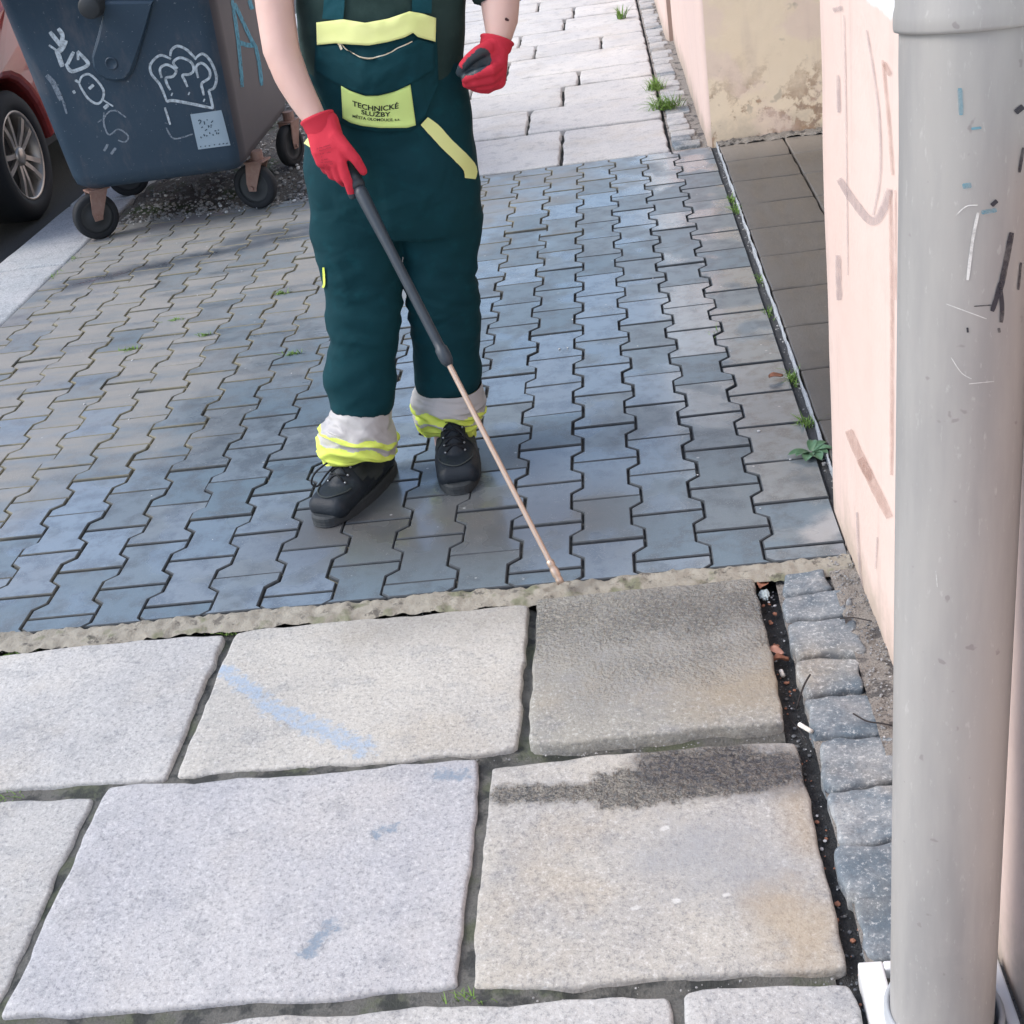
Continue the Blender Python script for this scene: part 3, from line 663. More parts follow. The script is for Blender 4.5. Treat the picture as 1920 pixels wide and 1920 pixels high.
binr = empty('waste_container', (-1.868, .228, 0), R_(1.5))
tag(binr, 'dark graffitied four wheeled waste container with white crown tag and paper sticker', 'waste container')
def rrect(hw, y0, y1, r, n=6):
    out = []
    for cx, cy, a0 in ((hw-r, y0+r, -90), (hw-r, y1-r, 0), (-hw+r, y1-r, 90), (-hw+r, y0+r, 180)):
        for k in range(n+1):
            a = R_(a0+90*k/n); out.append((cx+r*math.cos(a), cy+r*math.sin(a)))
    return out
bm = bmesh.new(); rings = []
for z, hw, y0, y1, r in [(.215, .30, .08, 1.02, .05), (.222, .345, .035, 1.07, .06), (.25, .380, .006, 1.10, .07), (.29, .388, -.002, 1.11, .07), (.5, .403, -.022, 1.13, .075), (.8, .423, -.052, 1.16, .08), (1.1, .443, -.082, 1.19, .08),
                          (1.11, .46, -.105, 1.215, .09), (1.17, .462, -.107, 1.217, .09), (1.175, .44, -.09, 1.19, .08)]:
    rings.append([bm.verts.new((a, b, z)) for a, b in rrect(hw, y0, y1, r)])
n = len(rings[0])
for i in range(len(rings)-1):
    for k in range(n): bm.faces.new((rings[i][k], rings[i][(k+1) % n], rings[i+1][(k+1) % n], rings[i+1][k]))
bm.faces.new(rings[0][::-1]); bm.faces.new(rings[-1]); fixn(bm)
for f in bm.faces:
    cc = f.calc_center_median()
    f.material_index = 1 if cc.x > .36 and f.normal.x > .75 and cc.z < 1.1 else 0
b_body = obj('body', bm, [M_BIN, M_BIN2], binr, smooth=True)
bm = bmesh.new(); rings = []
for z, s in ((1.178, 1.0), (1.20, 1.01), (1.26, .97), (1.34, .8), (1.38, .5), (1.395, .2)):
    rings.append([bm.verts.new((a*s, .555+(b-.555)*s, z)) for a, b in rrect(.455, -.10, 1.21, .09)])
for i in range(len(rings)-1):
    for k in range(n): bm.faces.new((rings[i][k], rings[i][(k+1) % n], rings[i+1][(k+1) % n], rings[i+1][k]))
bm.faces.new(rings[-1]); obj('lid', fixn(bm), M_BIN, binr, smooth=True)
bpy.context.view_layer.update(); bvb = bvh_of(b_body)
z1c = lambda *p: [(a/3.4286, b/3.4286) for a, b in p]; z6c = lambda *p: [(a/6.4, b/6.4) for a, b in p]
def under(o, root): o.parent = root; o.matrix_parent_inverse = root.matrix_basis.inverted(); return o
def plate_on(name, bv, outline, thick, mat, root, off=0., bev=.006):
    """flat raised plate: outline in photograph pixels laid on a surface"""
    pts = [cast(bv, x, y, off) for x, y in outline]; pts = [p for p in pts if p]
    nn = Vector((0, 0, 0)); c = sum(pts, Vector())/len(pts)
    for i in range(len(pts)): nn += (pts[i]-c).cross(pts[(i+1) % len(pts)]-c)
    nn.normalize()
    if nn.dot(CAM-c) < 0: nn = -nn
    bm = bmesh.new(); lo = [bm.verts.new(p) for p in pts]; hi = [bm.verts.new(c+(p-c)*(1-bev/max(.01, (p-c).length))+nn*thick) for p in pts]
    mid = [bm.verts.new(p+nn*(thick-min(bev, thick*.5))) for p in pts]
    k = len(pts)
    for i in range(k):
        j = (i+1) % k; bm.faces.new((lo[i], lo[j], mid[j], mid[i])); bm.faces.new((mid[i], mid[j], hi[j], hi[i]))
    bm.faces.new(hi); fixn(bm)
    return under(obj(name, bm, mat), root), nn
# lid arm with pivot, trunnion
arm, an = plate_on('lid_arm', bvb, z6c((1255, 0), (1250, 180), (1180, 430), (1110, 680), (1130, 800), (1190, 890), (1290, 950), (1400, 970), (1510, 955), (1590, 870), (1650, 720), (1760, 350), (1850, 0)), .022, M_BIN, binr, bev=.012)
c = cast(bvb, 1355/6.4, 742/6.4, .022); bm = bmesh.new(); lathe(bm, [(.026, -.004), (.026, .003), (.021, .005), (.019, .001), (.001, .001)], 24, M=Matrix.Translation(c) @ an.to_track_quat('Z', 'Y').to_matrix().to_4x4())
under(obj('pivot', fixn(bm), M_BIN, smooth=True), binr)
c = cast(bvb, 176, 6, 0); bm = bmesh.new(); lathe(bm, [(.052, 0), (.050, .03), (.044, .034), (.044, .07), (.038, .076), (.001, .076)], 28, M=Matrix.Translation(c) @ an.to_track_quat('Z', 'Y').to_matrix().to_4x4())
under(obj('trunnion', fixn(bm), M_HUB, smooth=True), binr)
M_GW = paint_mat('white_graffiti', (.62, .70, .76), .95, .6, 60); M_GW2 = paint_mat('faint_graffiti', (.45, .52, .60), .5, .7, 60); M_GT = paint_mat('teal_graffiti', (.03, .28, .42), .95, .6, 40)
def graff(strokes, mat):
    for w, pts in strokes:
        bm = bmesh.new(); ribbon(bm, bvb, pts, w, .0022)
        if len(bm.faces): under(obj('graffiti_stroke', bm, mat, smooth=True), binr)
        else: bm.free()
graff([(5, z1c((1075, 655), (1030, 545), (975, 475), (970, 410), (1030, 355), (1100, 378))), (5, z1c((1095, 360), (1105, 318), (1145, 295), (1205, 322), (1262, 382))),
       (5, z1c((1258, 372), (1305, 345), (1355, 395), (1390, 490), (1378, 560), (1342, 580))), (5, z1c((1342, 580), (1356, 630), (1370, 698))), (5.5, z1c((1370, 695), (1240, 668), (1110, 645), (1075, 655))),
       (5, z1c((1040, 500), (1030, 440), (1075, 415), (1132, 450), (1112, 490), (1068, 500), (1075, 540), (1096, 578))), (6, z1c((1101, 603), (1110, 607))),
       (5, z1c((1142, 440), (1115, 400), (1160, 370), (1228, 398), (1246, 448), (1220, 476), (1175, 482), (1190, 520), (1206, 558))), (6, z1c((1211, 598), (1220, 602))),
       (5, z1c((1275, 500), (1262, 430), (1300, 405), (1346, 450), (1345, 500), (1298, 535), (1304, 580), (1312, 612))), (6, z1c((1308, 642), (1317, 646))), (4, z1c((1060, 690), (1078, 745), (1095, 800)))], M_GW)
graff([(8, z6c((600, 380), (680, 480), (745, 560))), (8, z6c((700, 340), (752, 420), (735, 520))), (10, z6c((790, 480), (750, 570), (700, 620))), (9, z6c((680, 600), (715, 690), (750, 800))), (4, z6c((590, 540), (640, 575), (690, 610))),
       (7, z6c((885, 620), (825, 740), (815, 770))), (7, z6c((790, 760), (850, 850), (940, 835), (1040, 790), (1050, 740), (930, 612))), (5, z6c((935, 620), (940, 720))),
       (4.5, z6c((950, 1000), (985, 915), (1070, 890), (1170, 970), (1245, 1090), (1225, 1200), (1160, 1242), (1060, 1180), (985, 1070), (950, 1000))), (5, z6c((905, 960), (955, 990))),
       (6, z6c((1070, 1065), (1125, 1015))), (3, z6c((1220, 1185), (1360, 1275))), (7, z6c((1250, 1300), (1300, 1255))), (5, z6c((880, 1085), (900, 1120))), (2, z6c((1245, 190), (1180, 430), (1110, 680)))], M_GW)
graff([(3, z6c((1250, 1530), (1252, 1420), (1310, 1340), (1400, 1330), (1515, 1410))), (3, z1c((670, 720), (668, 790), (700, 865), (760, 830), (815, 860), (825, 890), (800, 912), (760, 900))), (2.5, z6c((1175, 1465), (1222, 1435))),
       (9, z6c((560, 900), (630, 980), (690, 1100), (735, 1200))), (4, z1c((345, 510), (395, 620), (430, 730))), (5, z1c((670, 970), (695, 925))), (5, z1c((715, 990), (745, 950))), (3, z1c((1070, 820), (1120, 890), (1240, 860)))], M_GW2)
graff([(7, z1c((1490, 0), (1525, 240), (1545, 440), (1555, 560))), (7, z1c((1505, 20), (1600, 230), (1640, 300))), (7, z1c((1640, 290), (1665, 420), (1680, 550))), (9, z1c((1530, 270), (1585, 290), (1640, 290))), (8, z1c((1600, 0), (1618, 60)))], M_GT)
M_PAPER = NB('sticker_paper', .7, (.36, .46, .54)).m; M_INK = NB('ink', .7, (.05, .08, .11)).m
bm = bmesh.new(); g = [[bm.verts.new(cast(bvb, (357+(415-357)*u)*(1-v)+(372+(432-372)*u)*v, (214-8*u)*(1-v)+(280-8*u)*v, .003)) for u in [i/8 for i in range(9)]] for v in [j/8 for j in range(9)]]
for j in range(8):
    for i in range(8): bm.faces.new((g[j][i], g[j][i+1], g[j+1][i+1], g[j+1][i]))
stk = under(obj('sticker', fixn(bm), M_PAPER, smooth=True), binr)
zs = lambda *p: [(340+a/17.45, 190+b/17.45) for a, b in p]
bm = bmesh.new()
for pts in [((560, 640), (600, 600), (650, 640), (590, 740)), ((750, 640), (770, 750)), ((840, 580), (860, 610)), ((980, 690), (1040, 620)), ((660, 860), (710, 820)), ((870, 790), (910, 800), (890, 850)), ((960, 770), (1010, 765)), ((960, 840), (1000, 820)),
            ((780, 950), (850, 900)), ((1090, 960), (1150, 950)), ((1200, 940), (1240, 920)), ((1160, 1000), (1165, 1070)), ((1210, 1060), (1240, 1010)), ((930, 1000), (940, 1060)), ((740, 1060), (770, 1130)), ((820, 1130), (860, 1100)), ((640, 1140), (660, 1200)), ((1040, 1060), (1050, 1110)),
            ((620, 1480), (660, 1465)), ((770, 1460), (810, 1450)), ((900, 1450), (950, 1440)), ((1070, 1420), (1110, 1400)), ((1230, 1400), (1280, 1380)), ((1360, 1390), (1400, 1360)), ((1470, 1380), (1520, 1350))]:
    ribbon(bm, bvb, zs(*pts), 2.0, .0045)
sm = under(obj('sticker_print', bm, M_INK), binr); tag(sm, kind='stuff')
# casters
def caster(wx, wy, ang, top=.235):
    loc = Vector((wx, wy, 0)); r = empty('caster', loc, ang)
    r.parent = binr; r.matrix_parent_inverse = binr.matrix_basis.inverted()
    bm = bmesh.new(); lathe(bm, [(.072, -.022), (.088, -.024), (.098, -.018), (.1, -.008), (.1, .008), (.098, .018), (.088, .024), (.072, .022)], 36, 'y', Matrix.Translation((0, 0, .1))); fixn(bm)
    obj('tyre', bm, M_RUBBER, r, smooth=True)
    bm = bmesh.new(); lathe(bm, [(.001, -.020), (.02, -.026), (.03, -.016), (.06, -.014), (.074, -.02), (.074, .02), (.06, .014), (.03, .016), (.02, .026), (.001, .020)], 28, 'y', Matrix.Translation((0, 0, .1))); fixn(bm)
    obj('hub', bm, M_HUB, r, smooth=True)
    bm = bmesh.new()
    for s in (-1, 1):
        y = s*.034; pts = [(-.018, .085), (.018, .085), (.022, .10), (.075, .212), (-.005, .212), (-.022, .12)]
        a = [bm.verts.new((x, y-.0025, z)) for x, z in pts]; b = [bm.verts.new((x, y+.0025, z)) for x, z in pts]
        bm.faces.new(a); bm.faces.new(b[::-1])
        for i in range(6): bm.faces.new((a[i], a[(i+1) % 6], b[(i+1) % 6], b[i]))
    box(bm, -.012, .085, -.04, .04, .208, .216, .002); tube(bm, [(0, -.045, .1), (0, .045, .1)], .009, 8); tube(bm, [(.04, 0, .214), (.04, 0, top+.02)], .028, 14); fixn(bm)
    obj('fork', bm, M_RUST, r)
for x, y, a in ((-2.205, .27, R_(38)), (-1.515, .44, R_(-14)), (-1.50, 1.16, R_(70)), (-2.28, .98, R_(20))): caster(x, y, a)

# ------------------------------------------------------------------ red car at the kerb
N = NB('red_car_paint', .28); N.col((.36, .045, .04)); N.b.inputs['Coat Weight'].default_value = .6; M_CAR = N.m
M_GLASSD = NB('car_glass', .08, (.012, .015, .02)).m; M_ALLOY = NB('alloy', .35, (.50, .46, .42), metal=.7).m; M_CHROME = NB('lamp_glass', .1, (.6, .6, .62)).m; M_AMB = NB('tail_lamp', .2, (.35, .02, .02)).m
GZ = -.073; CX = -2.775
car = empty('parked_car', (CX, 2.3, GZ)); tag(car, 'red parked car with five spoke alloy wheel behind the waste container', 'car')
WF, WR, WRAD = 1.06-2.3, 3.62-2.3, .315
def arch(yc, r=.365, n=12): return [(yc+r*math.cos(math.pi*(1-k/n)), WRAD+r*math.sin(math.pi*(1-k/n))) for k in range(n+1)]
prof = [(-2.05, .22)]+[p for p in arch(WF) if p[1] > .2]+[p for p in arch(WR) if p[1] > .2]+[(2.0, .25), (2.08, .45), (2.05, .75), (1.98, 1.0), (1.55, 1.40), (1.0, 1.50), (.2, 1.52), (-.35, 1.44), (-1.05, 1.0), (-1.75, .86), (-2.02, .70), (-2.10, .5)]
prof = [p for p in prof if True]
bm = bmesh.new(); W = 1.74
a = [bm.verts.new((0 if z < 1.0 else -.20*min(1, (z-1.0)/.5), y, z)) for y, z in prof]; b = [bm.verts.new((-W if z < 1.0 else -W+.20*min(1, (z-1.0)/.5), y, z)) for y, z in prof]
bm.faces.new(a); bm.faces.new(b[::-1]); k = len(prof)
for i in range(k): bm.faces.new((a[i], b[i], b[(i+1) % k], a[(i+1) % k]))
fixn(bm); es = [e for e in bm.edges if len(e.link_faces) == 2 and any(len(f.verts) > 6 for f in e.link_faces)]
bmesh.ops.bevel(bm, geom=es, offset=.035, segments=3, profile=.5, affect='EDGES')
obj('body', bm, M_CAR, car)
for s in (0, -W):
    sg = 1 if s == 0 else -1
    for pts in ([(-.95, 1.0), (-.35, 1.38), (.22, 1.45), (.22, 1.0)], [(.28, 1.0), (.28, 1.45), (1.0, 1.43), (1.45, 1.05)]):
        bm = bmesh.new(); bm.faces.new([bm.verts.new((s+sg*(.004-.20*max(0, (z-1.0)/.5)), y, z)) for y, z in pts]); r = bmesh.ops.extrude_face_region(bm, geom=bm.faces[:])
        bmesh.ops.translate(bm, vec=(-.02*sg, 0, 0), verts=[v for v in r['geom'] if isinstance(v, bmesh.types.BMVert)]); fixn(bm); obj('side_window', bm, M_GLASSD, car)
    bm = bmesh.new(); box(bm, s-.01+.006*sg, s+.01+.006*sg, .02, .16, .88, .91, .004); obj('door_handle', bm, M_CAR, car)
    bm = bmesh.new(); box(bm, s+.02*sg-.09, s+.02*sg+.09, -.85, -.73, .98, 1.10, .03); obj('wing_mirror', bm, M_CAR, car)
for nm, pts, mat in (('windscreen', [(-.38, 1.43), (-1.02, 1.02)], M_GLASSD), ('rear_window', [(1.08, 1.48), (1.50, 1.43), (1.93, 1.06)], M_GLASSD)):
    bm = bmesh.new()
    for (y0, z0_), (y1, z1_) in zip(pts[:-1], pts[1:]):
        f = [bm.verts.new(v) for v in ((-.25, y0, z0_+.02), (-W+.25, y0, z0_+.02), (-W+.15, y1, z1_+.02), (-.15, y1, z1_+.02))]; bm.faces.new(f)
    r = bmesh.ops.extrude_face_region(bm, geom=bm.faces[:]); bmesh.ops.translate(bm, vec=(0, 0, -.03), verts=[v for v in r['geom'] if isinstance(v, bmesh.types.BMVert)]); obj(nm, fixn(bm), mat, car)
for s in (-.12, -W+.12):
    bm = bmesh.new(); box(bm, s-.11, s+.11, -2.09, -1.93, .60, .72, .03); obj('headlight', bm, M_CHROME, car)
    bm = bmesh.new(); box(bm, s-.09, s+.09, 1.96, 2.075, .72, .92, .03); obj('tail_light', bm, M_AMB, car)
def wheel(x, y, s):
    r = empty('wheel', (x, y, WRAD)); r.parent = car
    if s < 0: r.rotation_euler = (0, 0, math.pi)
    bm = bmesh.new(); lathe(bm, [(.214, -.17), (.24, -.185), (.29, -.19), (.312, -.17), (.315, -.1), (.312, -.03), (.29, -.006), (.245, 0), (.214, -.012), (.214, -.17)], 56, 'x'); obj('tyre', fixn(bm), M_RUBBER, r, smooth=True)
    bm = bmesh.new(); lathe(bm, [(.20, -.16), (.213, -.16), (.217, -.012), (.210, -.008), (.200, -.016), (.195, -.10), (.20, -.16)], 48, 'x'); obj('rim', fixn(bm), M_ALLOY, r, smooth=True)
    bm = bmesh.new(); lathe(bm, [(.19, -.13), (.001, -.13)], 24, 'x'); obj('brake_disc', fixn(bm), M_HUB, r)
    for k in range(5):
        for d in (-1, 1):
            A = Matrix.Rotation(R_(72*k+20), 4, 'X'); bm = bmesh.new(); tmp = []
            for rad, off, hw, xx in ((.03, .012, .013, -.035), (.12, .026, .012, -.022), (.205, .044, .014, -.018)):
                for dx in (0, -.018):
                    for q in (-1, 1): tmp.append(bm.verts.new(A @ Vector((xx+dx, d*off+q*hw, rad))))
            for i in (0, 4):
                v = tmp[i:i+8]; bm.faces.new((v[0], v[1], v[5], v[4])); bm.faces.new((v[2], v[6], v[7], v[3])); bm.faces.new((v[0], v[4], v[6], v[2])); bm.faces.new((v[1], v[3], v[7], v[5]))
            obj('spoke', fixn(bm), M_ALLOY, r)
    bm = bmesh.new(); lathe(bm, [(.045, -.05), (.045, -.025), (.035, -.018), (.001, -.016)], 20, 'x'); obj('hub_cap', fixn(bm), M_ALLOY, r, smooth=True)
for y in (WF, WR): wheel(-.01, y, 1); wheel(-W+.01, y, -1)
bm = bmesh.new(); box(bm, -W+.22, -.22, -1.9, 1.9, .2, .75); obj('underbody', bm, M_DARKPL, car)

# ------------------------------------------------------------------ worker
def cloth_mat(name, a, b, rough=.85, weave=900, sheen=.0):
    N = NB(name, rough, spec=.25); n = N.noise(7, 4, .6); c = N.mix(n, a, b)
    c = N.mix(N.m_('MULTIPLY', N.mr(N.noise(26, 4, .65), .5, .75), .35), c, tuple(x*1.5 for x in b))
    N.col(c); N.bump(N.noise(420, 2, .6), .25, .0012)
    fold = N.noise(7, 2, .5, vec=N.scl(N.pos(), (1.2, 1.2, 1.6)), dist=.5); N.bump(fold, .7, .02)
    return N.m
M_TEAL = cloth_mat('dark_teal_cotton', (.0012, .030, .042), (.0022, .046, .058)); M_SHIRT = cloth_mat('dark_olive_jersey', (.018, .042, .040), (.030, .058, .052))
M_TEAL2 = cloth_mat('teal_strap', (.006, .060, .080), (.010, .075, .095))
N = NB('fluorescent_yellow', .75, spec=.2); N.col(N.mix(N.noise(11, 4), (.70, .86, .10), (.80, .90, .22))).bump(N.noise(14, 3, .55, dist=.6), .4, .01); M_YEL = N.m
N = NB('pale_yellow_tape', .75, spec=.2); N.col(N.mix(N.noise(9, 4), (.74, .82, .28), (.84, .86, .42))).bump(N.noise(14, 3, .55), .3, .008); M_YEL2 = N.m
N = NB('label_green_yellow', .8, spec=.2); N.col(N.mix(N.noise(7, 4), (.58, .76, .22), (.66, .82, .30))); M_LAB = N.m
N = NB('reflective_grey', .5); N.col(N.mix(N.noise(13, 4), (.44, .43, .43), (.56, .55, .545))).bump(N.noise(14, 3, .55, dist=.6), .45, .01); M_REFL = N.m
N = NB('skin', .5, spec=.4); N.col(N.mix(N.noise(16, 4, .6), (.66, .42, .36), (.74, .52, .46))); N.b.inputs['Subsurface Weight'].default_value = .12; N.b.inputs['Subsurface Radius'].default_value = (.01, .004, .002); N.bump(N.noise(160, 3), .15, .001); M_SKIN = N.m
N = NB('red_knit', .8, spec=.3); N.col(N.mix(N.noise(12, 4), (.50, .022, .042), (.62, .042, .072))); N.bump(N.noise(520, 2, .6), .45, .0012); N.bump(N.noise(40, 3, .6), .35, .004); M_RED = N.m
N = NB('black_latex', .45); N.col(N.mix(N.noise(30, 4), (.018, .030, .042), (.04, .06, .075))).bump(N.noise(90, 4, .7), .6, .003); M_LATEX = N.m
N = NB('boot_leather', .55, spec=.35); N.col(N.mix(N.noise(14, 4), (.008, .013, .021), (.019, .027, .036))).bump(N.noise(150, 3, .7), .55, .002); M_BOOT = N.m
N = NB('boot_sole', .7); N.col(N.mix(N.noise(40, 3), (.012, .016, .022), (.045, .055, .06))).bump(N.noise(90, 3), .3, .003); M_SOLE = N.m
N = NB('boot_suede', .85); N.col(N.mix(N.noise(40, 3), (.030, .040, .042), (.055, .065, .066))); M_SUEDE = N.m
M_LACE = NB('lace', .8, (.008, .010, .014)).m; M_EYELET = NB('eyelet', .35, (.4, .42, .45), metal=.8).m; M_ZIP = NB('zip_metal', .4, (.62, .55, .42), metal=.5).m; M_HAIR = NB('hair', .6, (.04, .028, .02)).m
N = NB('brass_tube', .38, metal=.6); N.col(N.mix(N.noise(60, 3), (.54, .40, .31), (.68, .55, .46))); M_BRASS = N.m
N = NB('lance_sleeve', .45); N.col(N.mix(N.noise(40, 4), (.020, .030, .042), (.045, .060, .078))); M_LANCE = N.m

_ICO = {}
def ico(sub):
    if sub not in _ICO:
        t = bmesh.new(); bmesh.ops.create_icosphere(t, subdivisions=sub, radius=1); _ICO[sub] = ([v.co.copy() for v in t.verts], [[v.index for v in f.verts] for f in t.faces]); t.free()
    return _ICO[sub]
def hull(bm, balls, sub=2):
    """convex hull round a set of balls (centre, radius), added to bm as a closed shell"""
    V, F = ico(sub); pts = []
    for p, r in balls:
        rr = r if isinstance(r, (tuple, list)) else (r, r, r)
        pts += [Vector((p[0]+v.x*rr[0], p[1]+v.y*rr[1], p[2]+v.z*rr[2])) for v in V]
    if len(balls) == 1:
        n = [bm.verts.new(p) for p in pts]
        for f in F: bm.faces.new([n[i] for i in f])
        return
    t = bmesh.new()
    for p in pts: t.verts.new(p)
    bmesh.ops.convex_hull(t, input=t.verts[:], use_existing_faces=False)
    m = {}
    for f in t.faces:
        for v in f.verts:
            if v not in m: m[v] = bm.verts.new(v.co)
    for f in t.faces: bm.faces.new([m[v] for v in f.verts])
    t.free()
def chain(bm, pts):
    for a, b in zip(pts[:-1], pts[1:]): hull(bm, [a, b])
def remeshed(bm, voxel, smooth=4, fac=.5, name='tmp'):
    me = bpy.data.meshes.new(name); bm.to_mesh(me); bm.free(); o = bpy.data.objects.new(name, me); COL.objects.link(o)
    m = o.modifiers.new('r', 'REMESH'); m.mode = 'VOXEL'; m.voxel_size = voxel
    if smooth: s = o.modifiers.new('s', 'SMOOTH'); s.iterations = smooth; s.factor = fac
    dg = bpy.context.evaluated_depsgraph_get(); r = bpy.data.meshes.new_from_object(o.evaluated_get(dg))
    bpy.data.objects.remove(o); bpy.data.meshes.remove(me)
    r.polygons.foreach_set('use_smooth', [True]*len(r.polygons)); return r
def loft(bm, rings, cap=True):
    R = [[bm.verts.new(p) for p in r] for r in rings]; n = len(R[0])
    for i in range(len(R)-1):
        for k in range(n): bm.faces.new((R[i][k], R[i][(k+1) % n], R[i+1][(k+1) % n], R[i+1][k]))
    if cap: bm.faces.new(R[0][::-1]); bm.faces.new(R[-1])
    return R
def px_rings(spec, n=36, pw=2.3, first=None):
    """rings from silhouette rows: (y, x_left, x_right, depth plane Y, depth ratio[, shift in Y])"""
    C_ = []; 
    for s in spec:
        a, b = atY(s[1], s[0], s[3]), atY(s[2], s[0], s[3]); C_.append(((a+b)/2, (b-a)/2, s[4]))
    out = []
    for i, (c, ax, dr) in enumerate(C_):
        t = (C_[max(i-1, 0)][0]-C_[min(i+1, len(C_)-1)][0]).normalized()
        ax = ax-t*ax.dot(t); ay = t.cross(ax).normalized()*ax.length*dr
        ring = []
        for k in range(n):
            a = 2*math.pi*k/n; ca, sa = math.cos(a), math.sin(a)
            ring.append(c+ax*math.copysign(abs(ca)**(2/pw), ca)+ay*math.copysign(abs(sa)**(2/pw), sa))
        out.append(ring)
    return out

TY = -2.33
# ---- overalls: two legs and the trunk fused into one garment
leg_r = [(330, 580, 740, -2.34, .95), (350, 578, 745, -2.35, .95), (385, 580, 748, -2.355, .92), (437, 584, 750, -2.36, .9), (490, 598, 751, -2.365, .88), (525, 606, 751, -2.37, .88), (559, 614, 749, -2.378, .88),
         (605, 618, 746, -2.385, .88), (640, 619, 745, -2.392, .88), (675, 611, 743, -2.398, .88), (702, 610, 741, -2.404, .88), (744, 614, 739, -2.41, .9), (766, 619, 736, -2.412, .92)]
leg_l = [(330, 740, 897, -2.34, .95), (350, 745, 902, -2.335, .95), (385, 750, 903, -2.33, .92), (437, 752, 903, -2.33, .9), (490, 757, 896, -2.33, .9), (525, 762, 890, -2.33, .92), (559, 768, 892, -2.325, .92),
         (605, 770, 898, -2.315, .92), (640, 774, 901, -2.305, .92), (675, 779, 901, -2.295, .92), (702, 782, 902, -2.29, .92), (722, 784, 903, -2.285, .95)]
trunk = [(425, 592, 896, TY, .60), (400, 582, 902, TY, .64), (350, 575, 903, TY, .68), (300, 570, 896, TY, .70), (250, 576, 888, TY, .70), (200, 578, 880, TY, .72), (160, 572, 874, TY, .72), (110, 566, 871, TY, .70)]
bm = bmesh.new()
for spec in (leg_r, leg_l, trunk): loft(bm, px_rings(spec))
bmesh.ops.recalc_face_normals(bm, faces=bm.faces)
me = remeshed(bm, .0075, 5, .5, 'overalls')
nv = len(me.vertices); co = np.empty(nv*3); me.vertices.foreach_get('co', co); co = co.reshape(-1, 3); no = np.empty(nv*3); me.vertices.foreach_get('normal', no); no = no.reshape(-1, 3)
for i in range(nv):
    x, y, z = co[i]
    a = nz(x*9+z*7, y*9, z*6-x*5); b = 1-abs(nz(x*5+z*11, y*7+3, z*13-x*8))*2
    low = max(0., min(1., (.42-z)/.25)); c = nz(x*6, y*6, z*20)*low
    kn = math.exp(-((z-.46)/.10)**2); e = (1-abs(nz(x*7+z*4, y*6, z*22+x*9))*2)*kn
    hip = math.exp(-((z-.72)/.10)**2); g = nz(x*13-z*10*(1 if x > -.42 else -1), y*6, z*5)*hip
    co[i] += no[i]*(.0085*a+.0028*b+.0085*c+.006*e+.007*g)
me.vertices.foreach_set('co', co.ravel()); me.update()

# ---- body: one continuous figure under the clothes
B_ = bmesh.new()
def pxb(x, y, Y, wpx, k=1.): 
    p = atY(x, y, Y); q = atY(x+1, y, Y); return (p, (q-p).length*wpx/2*k)
fore_r = [pxb(508, -70, -2.40, 84, .92), pxb(512, -25, -2.41, 82, .94), pxb(516, 20, -2.425, 80, .92), pxb(527, 93, -2.455, 84, .84), pxb(547, 146, -2.475, 82, .80), pxb(566, 182, -2.49, 74, .78), pxb(590, 222, -2.505, 60, .78)]
sh_r = pxb(572, -255, -2.32, 84, .9)
fore_l = [pxb(935, -60, -2.36, 88, .95), pxb(938, 0, -2.38, 82, .95), pxb(939, 28, -2.395, 76, .94), pxb(937, 56, -2.41, 62, .92), pxb(934, 85, -2.425, 46, .95), pxb(931, 105, -2.43, 42, .95)]
sh_l = pxb(870, -255, -2.32, 84, .9)
chain(B_, [sh_r]+fore_r); chain(B_, [sh_l]+fore_l)
def P3(x, y, Y): return atY(x, y, Y)
chest, belly, pel = P3(718, -180, TY), P3(728, 120, TY), P3(738, 330, TY)
hull(B_, [(chest, (.16, .09, .10)), (belly, (.145, .085, .10))]); hull(B_, [(belly, (.145, .085, .10)), (pel, (.145, .09, .08))])
hull(B_, [(sh_r[0], .045), (sh_l[0], .045), (chest, (.12, .075, .08))])
neck = Vector((-.335, -2.335, 1.44)); head = Vector((-.33, -2.37, 1.575))
hull(B_, [(chest+Vector((0, 0, .1)), .06), (neck, .055)]); hull(B_, [(neck, .054), (head+Vector((0, .015, -.03)), .058)])
hull(B_, [(head+Vector((0, .012, .035)), (.074, .088, .080)), (head+Vector((0, -.028, -.065)), (.048, .045, .04))])
hull(B_, [(head+Vector((0, -.094, .012)), .010), (head+Vector((0, -.108, -.022)), .014)])
for s in (-1, 1): hull(B_, [(head+Vector((s*.074, .012, .012)), (.010, .022, .030)), (head+Vector((s*.070, .008, -.012)), (.008, .014, .018))])
for spec, an in ((leg_r, (675, 862)), (leg_l, (842, 828))):
    pts = [(pel+Vector((-.08 if spec is leg_r else .08, 0, -.02)), .075)]
    for s in spec[4:12:2]:
        p = (atY(s[1], s[0], s[3])+atY(s[2], s[0], s[3]))/2; pts.append((p, .062-.004*len(pts)))
    pts.append((atY(an[0], an[1], -2.38 if spec is leg_r else -2.29), .04)); chain(B_, pts)
body = obj('person', remeshed(B_, .0075, 3, .5, 'person'), M_SKIN)
tag(body, 'worker in dark teal bib overalls with red gloves, spraying the paving with a lance', 'person')
ov = obj('overalls', me, M_TEAL, body)
bm = bmesh.new(); hull(bm, [(head+Vector((0, .022, .050)), (.081, .092, .082)), (head+Vector((0, .05, -.02)), (.074, .06, .06))], 3)
bm2 = remeshed(bm, .008, 2, .5, 'hair'); obj('hair', bm2, M_HAIR, body)
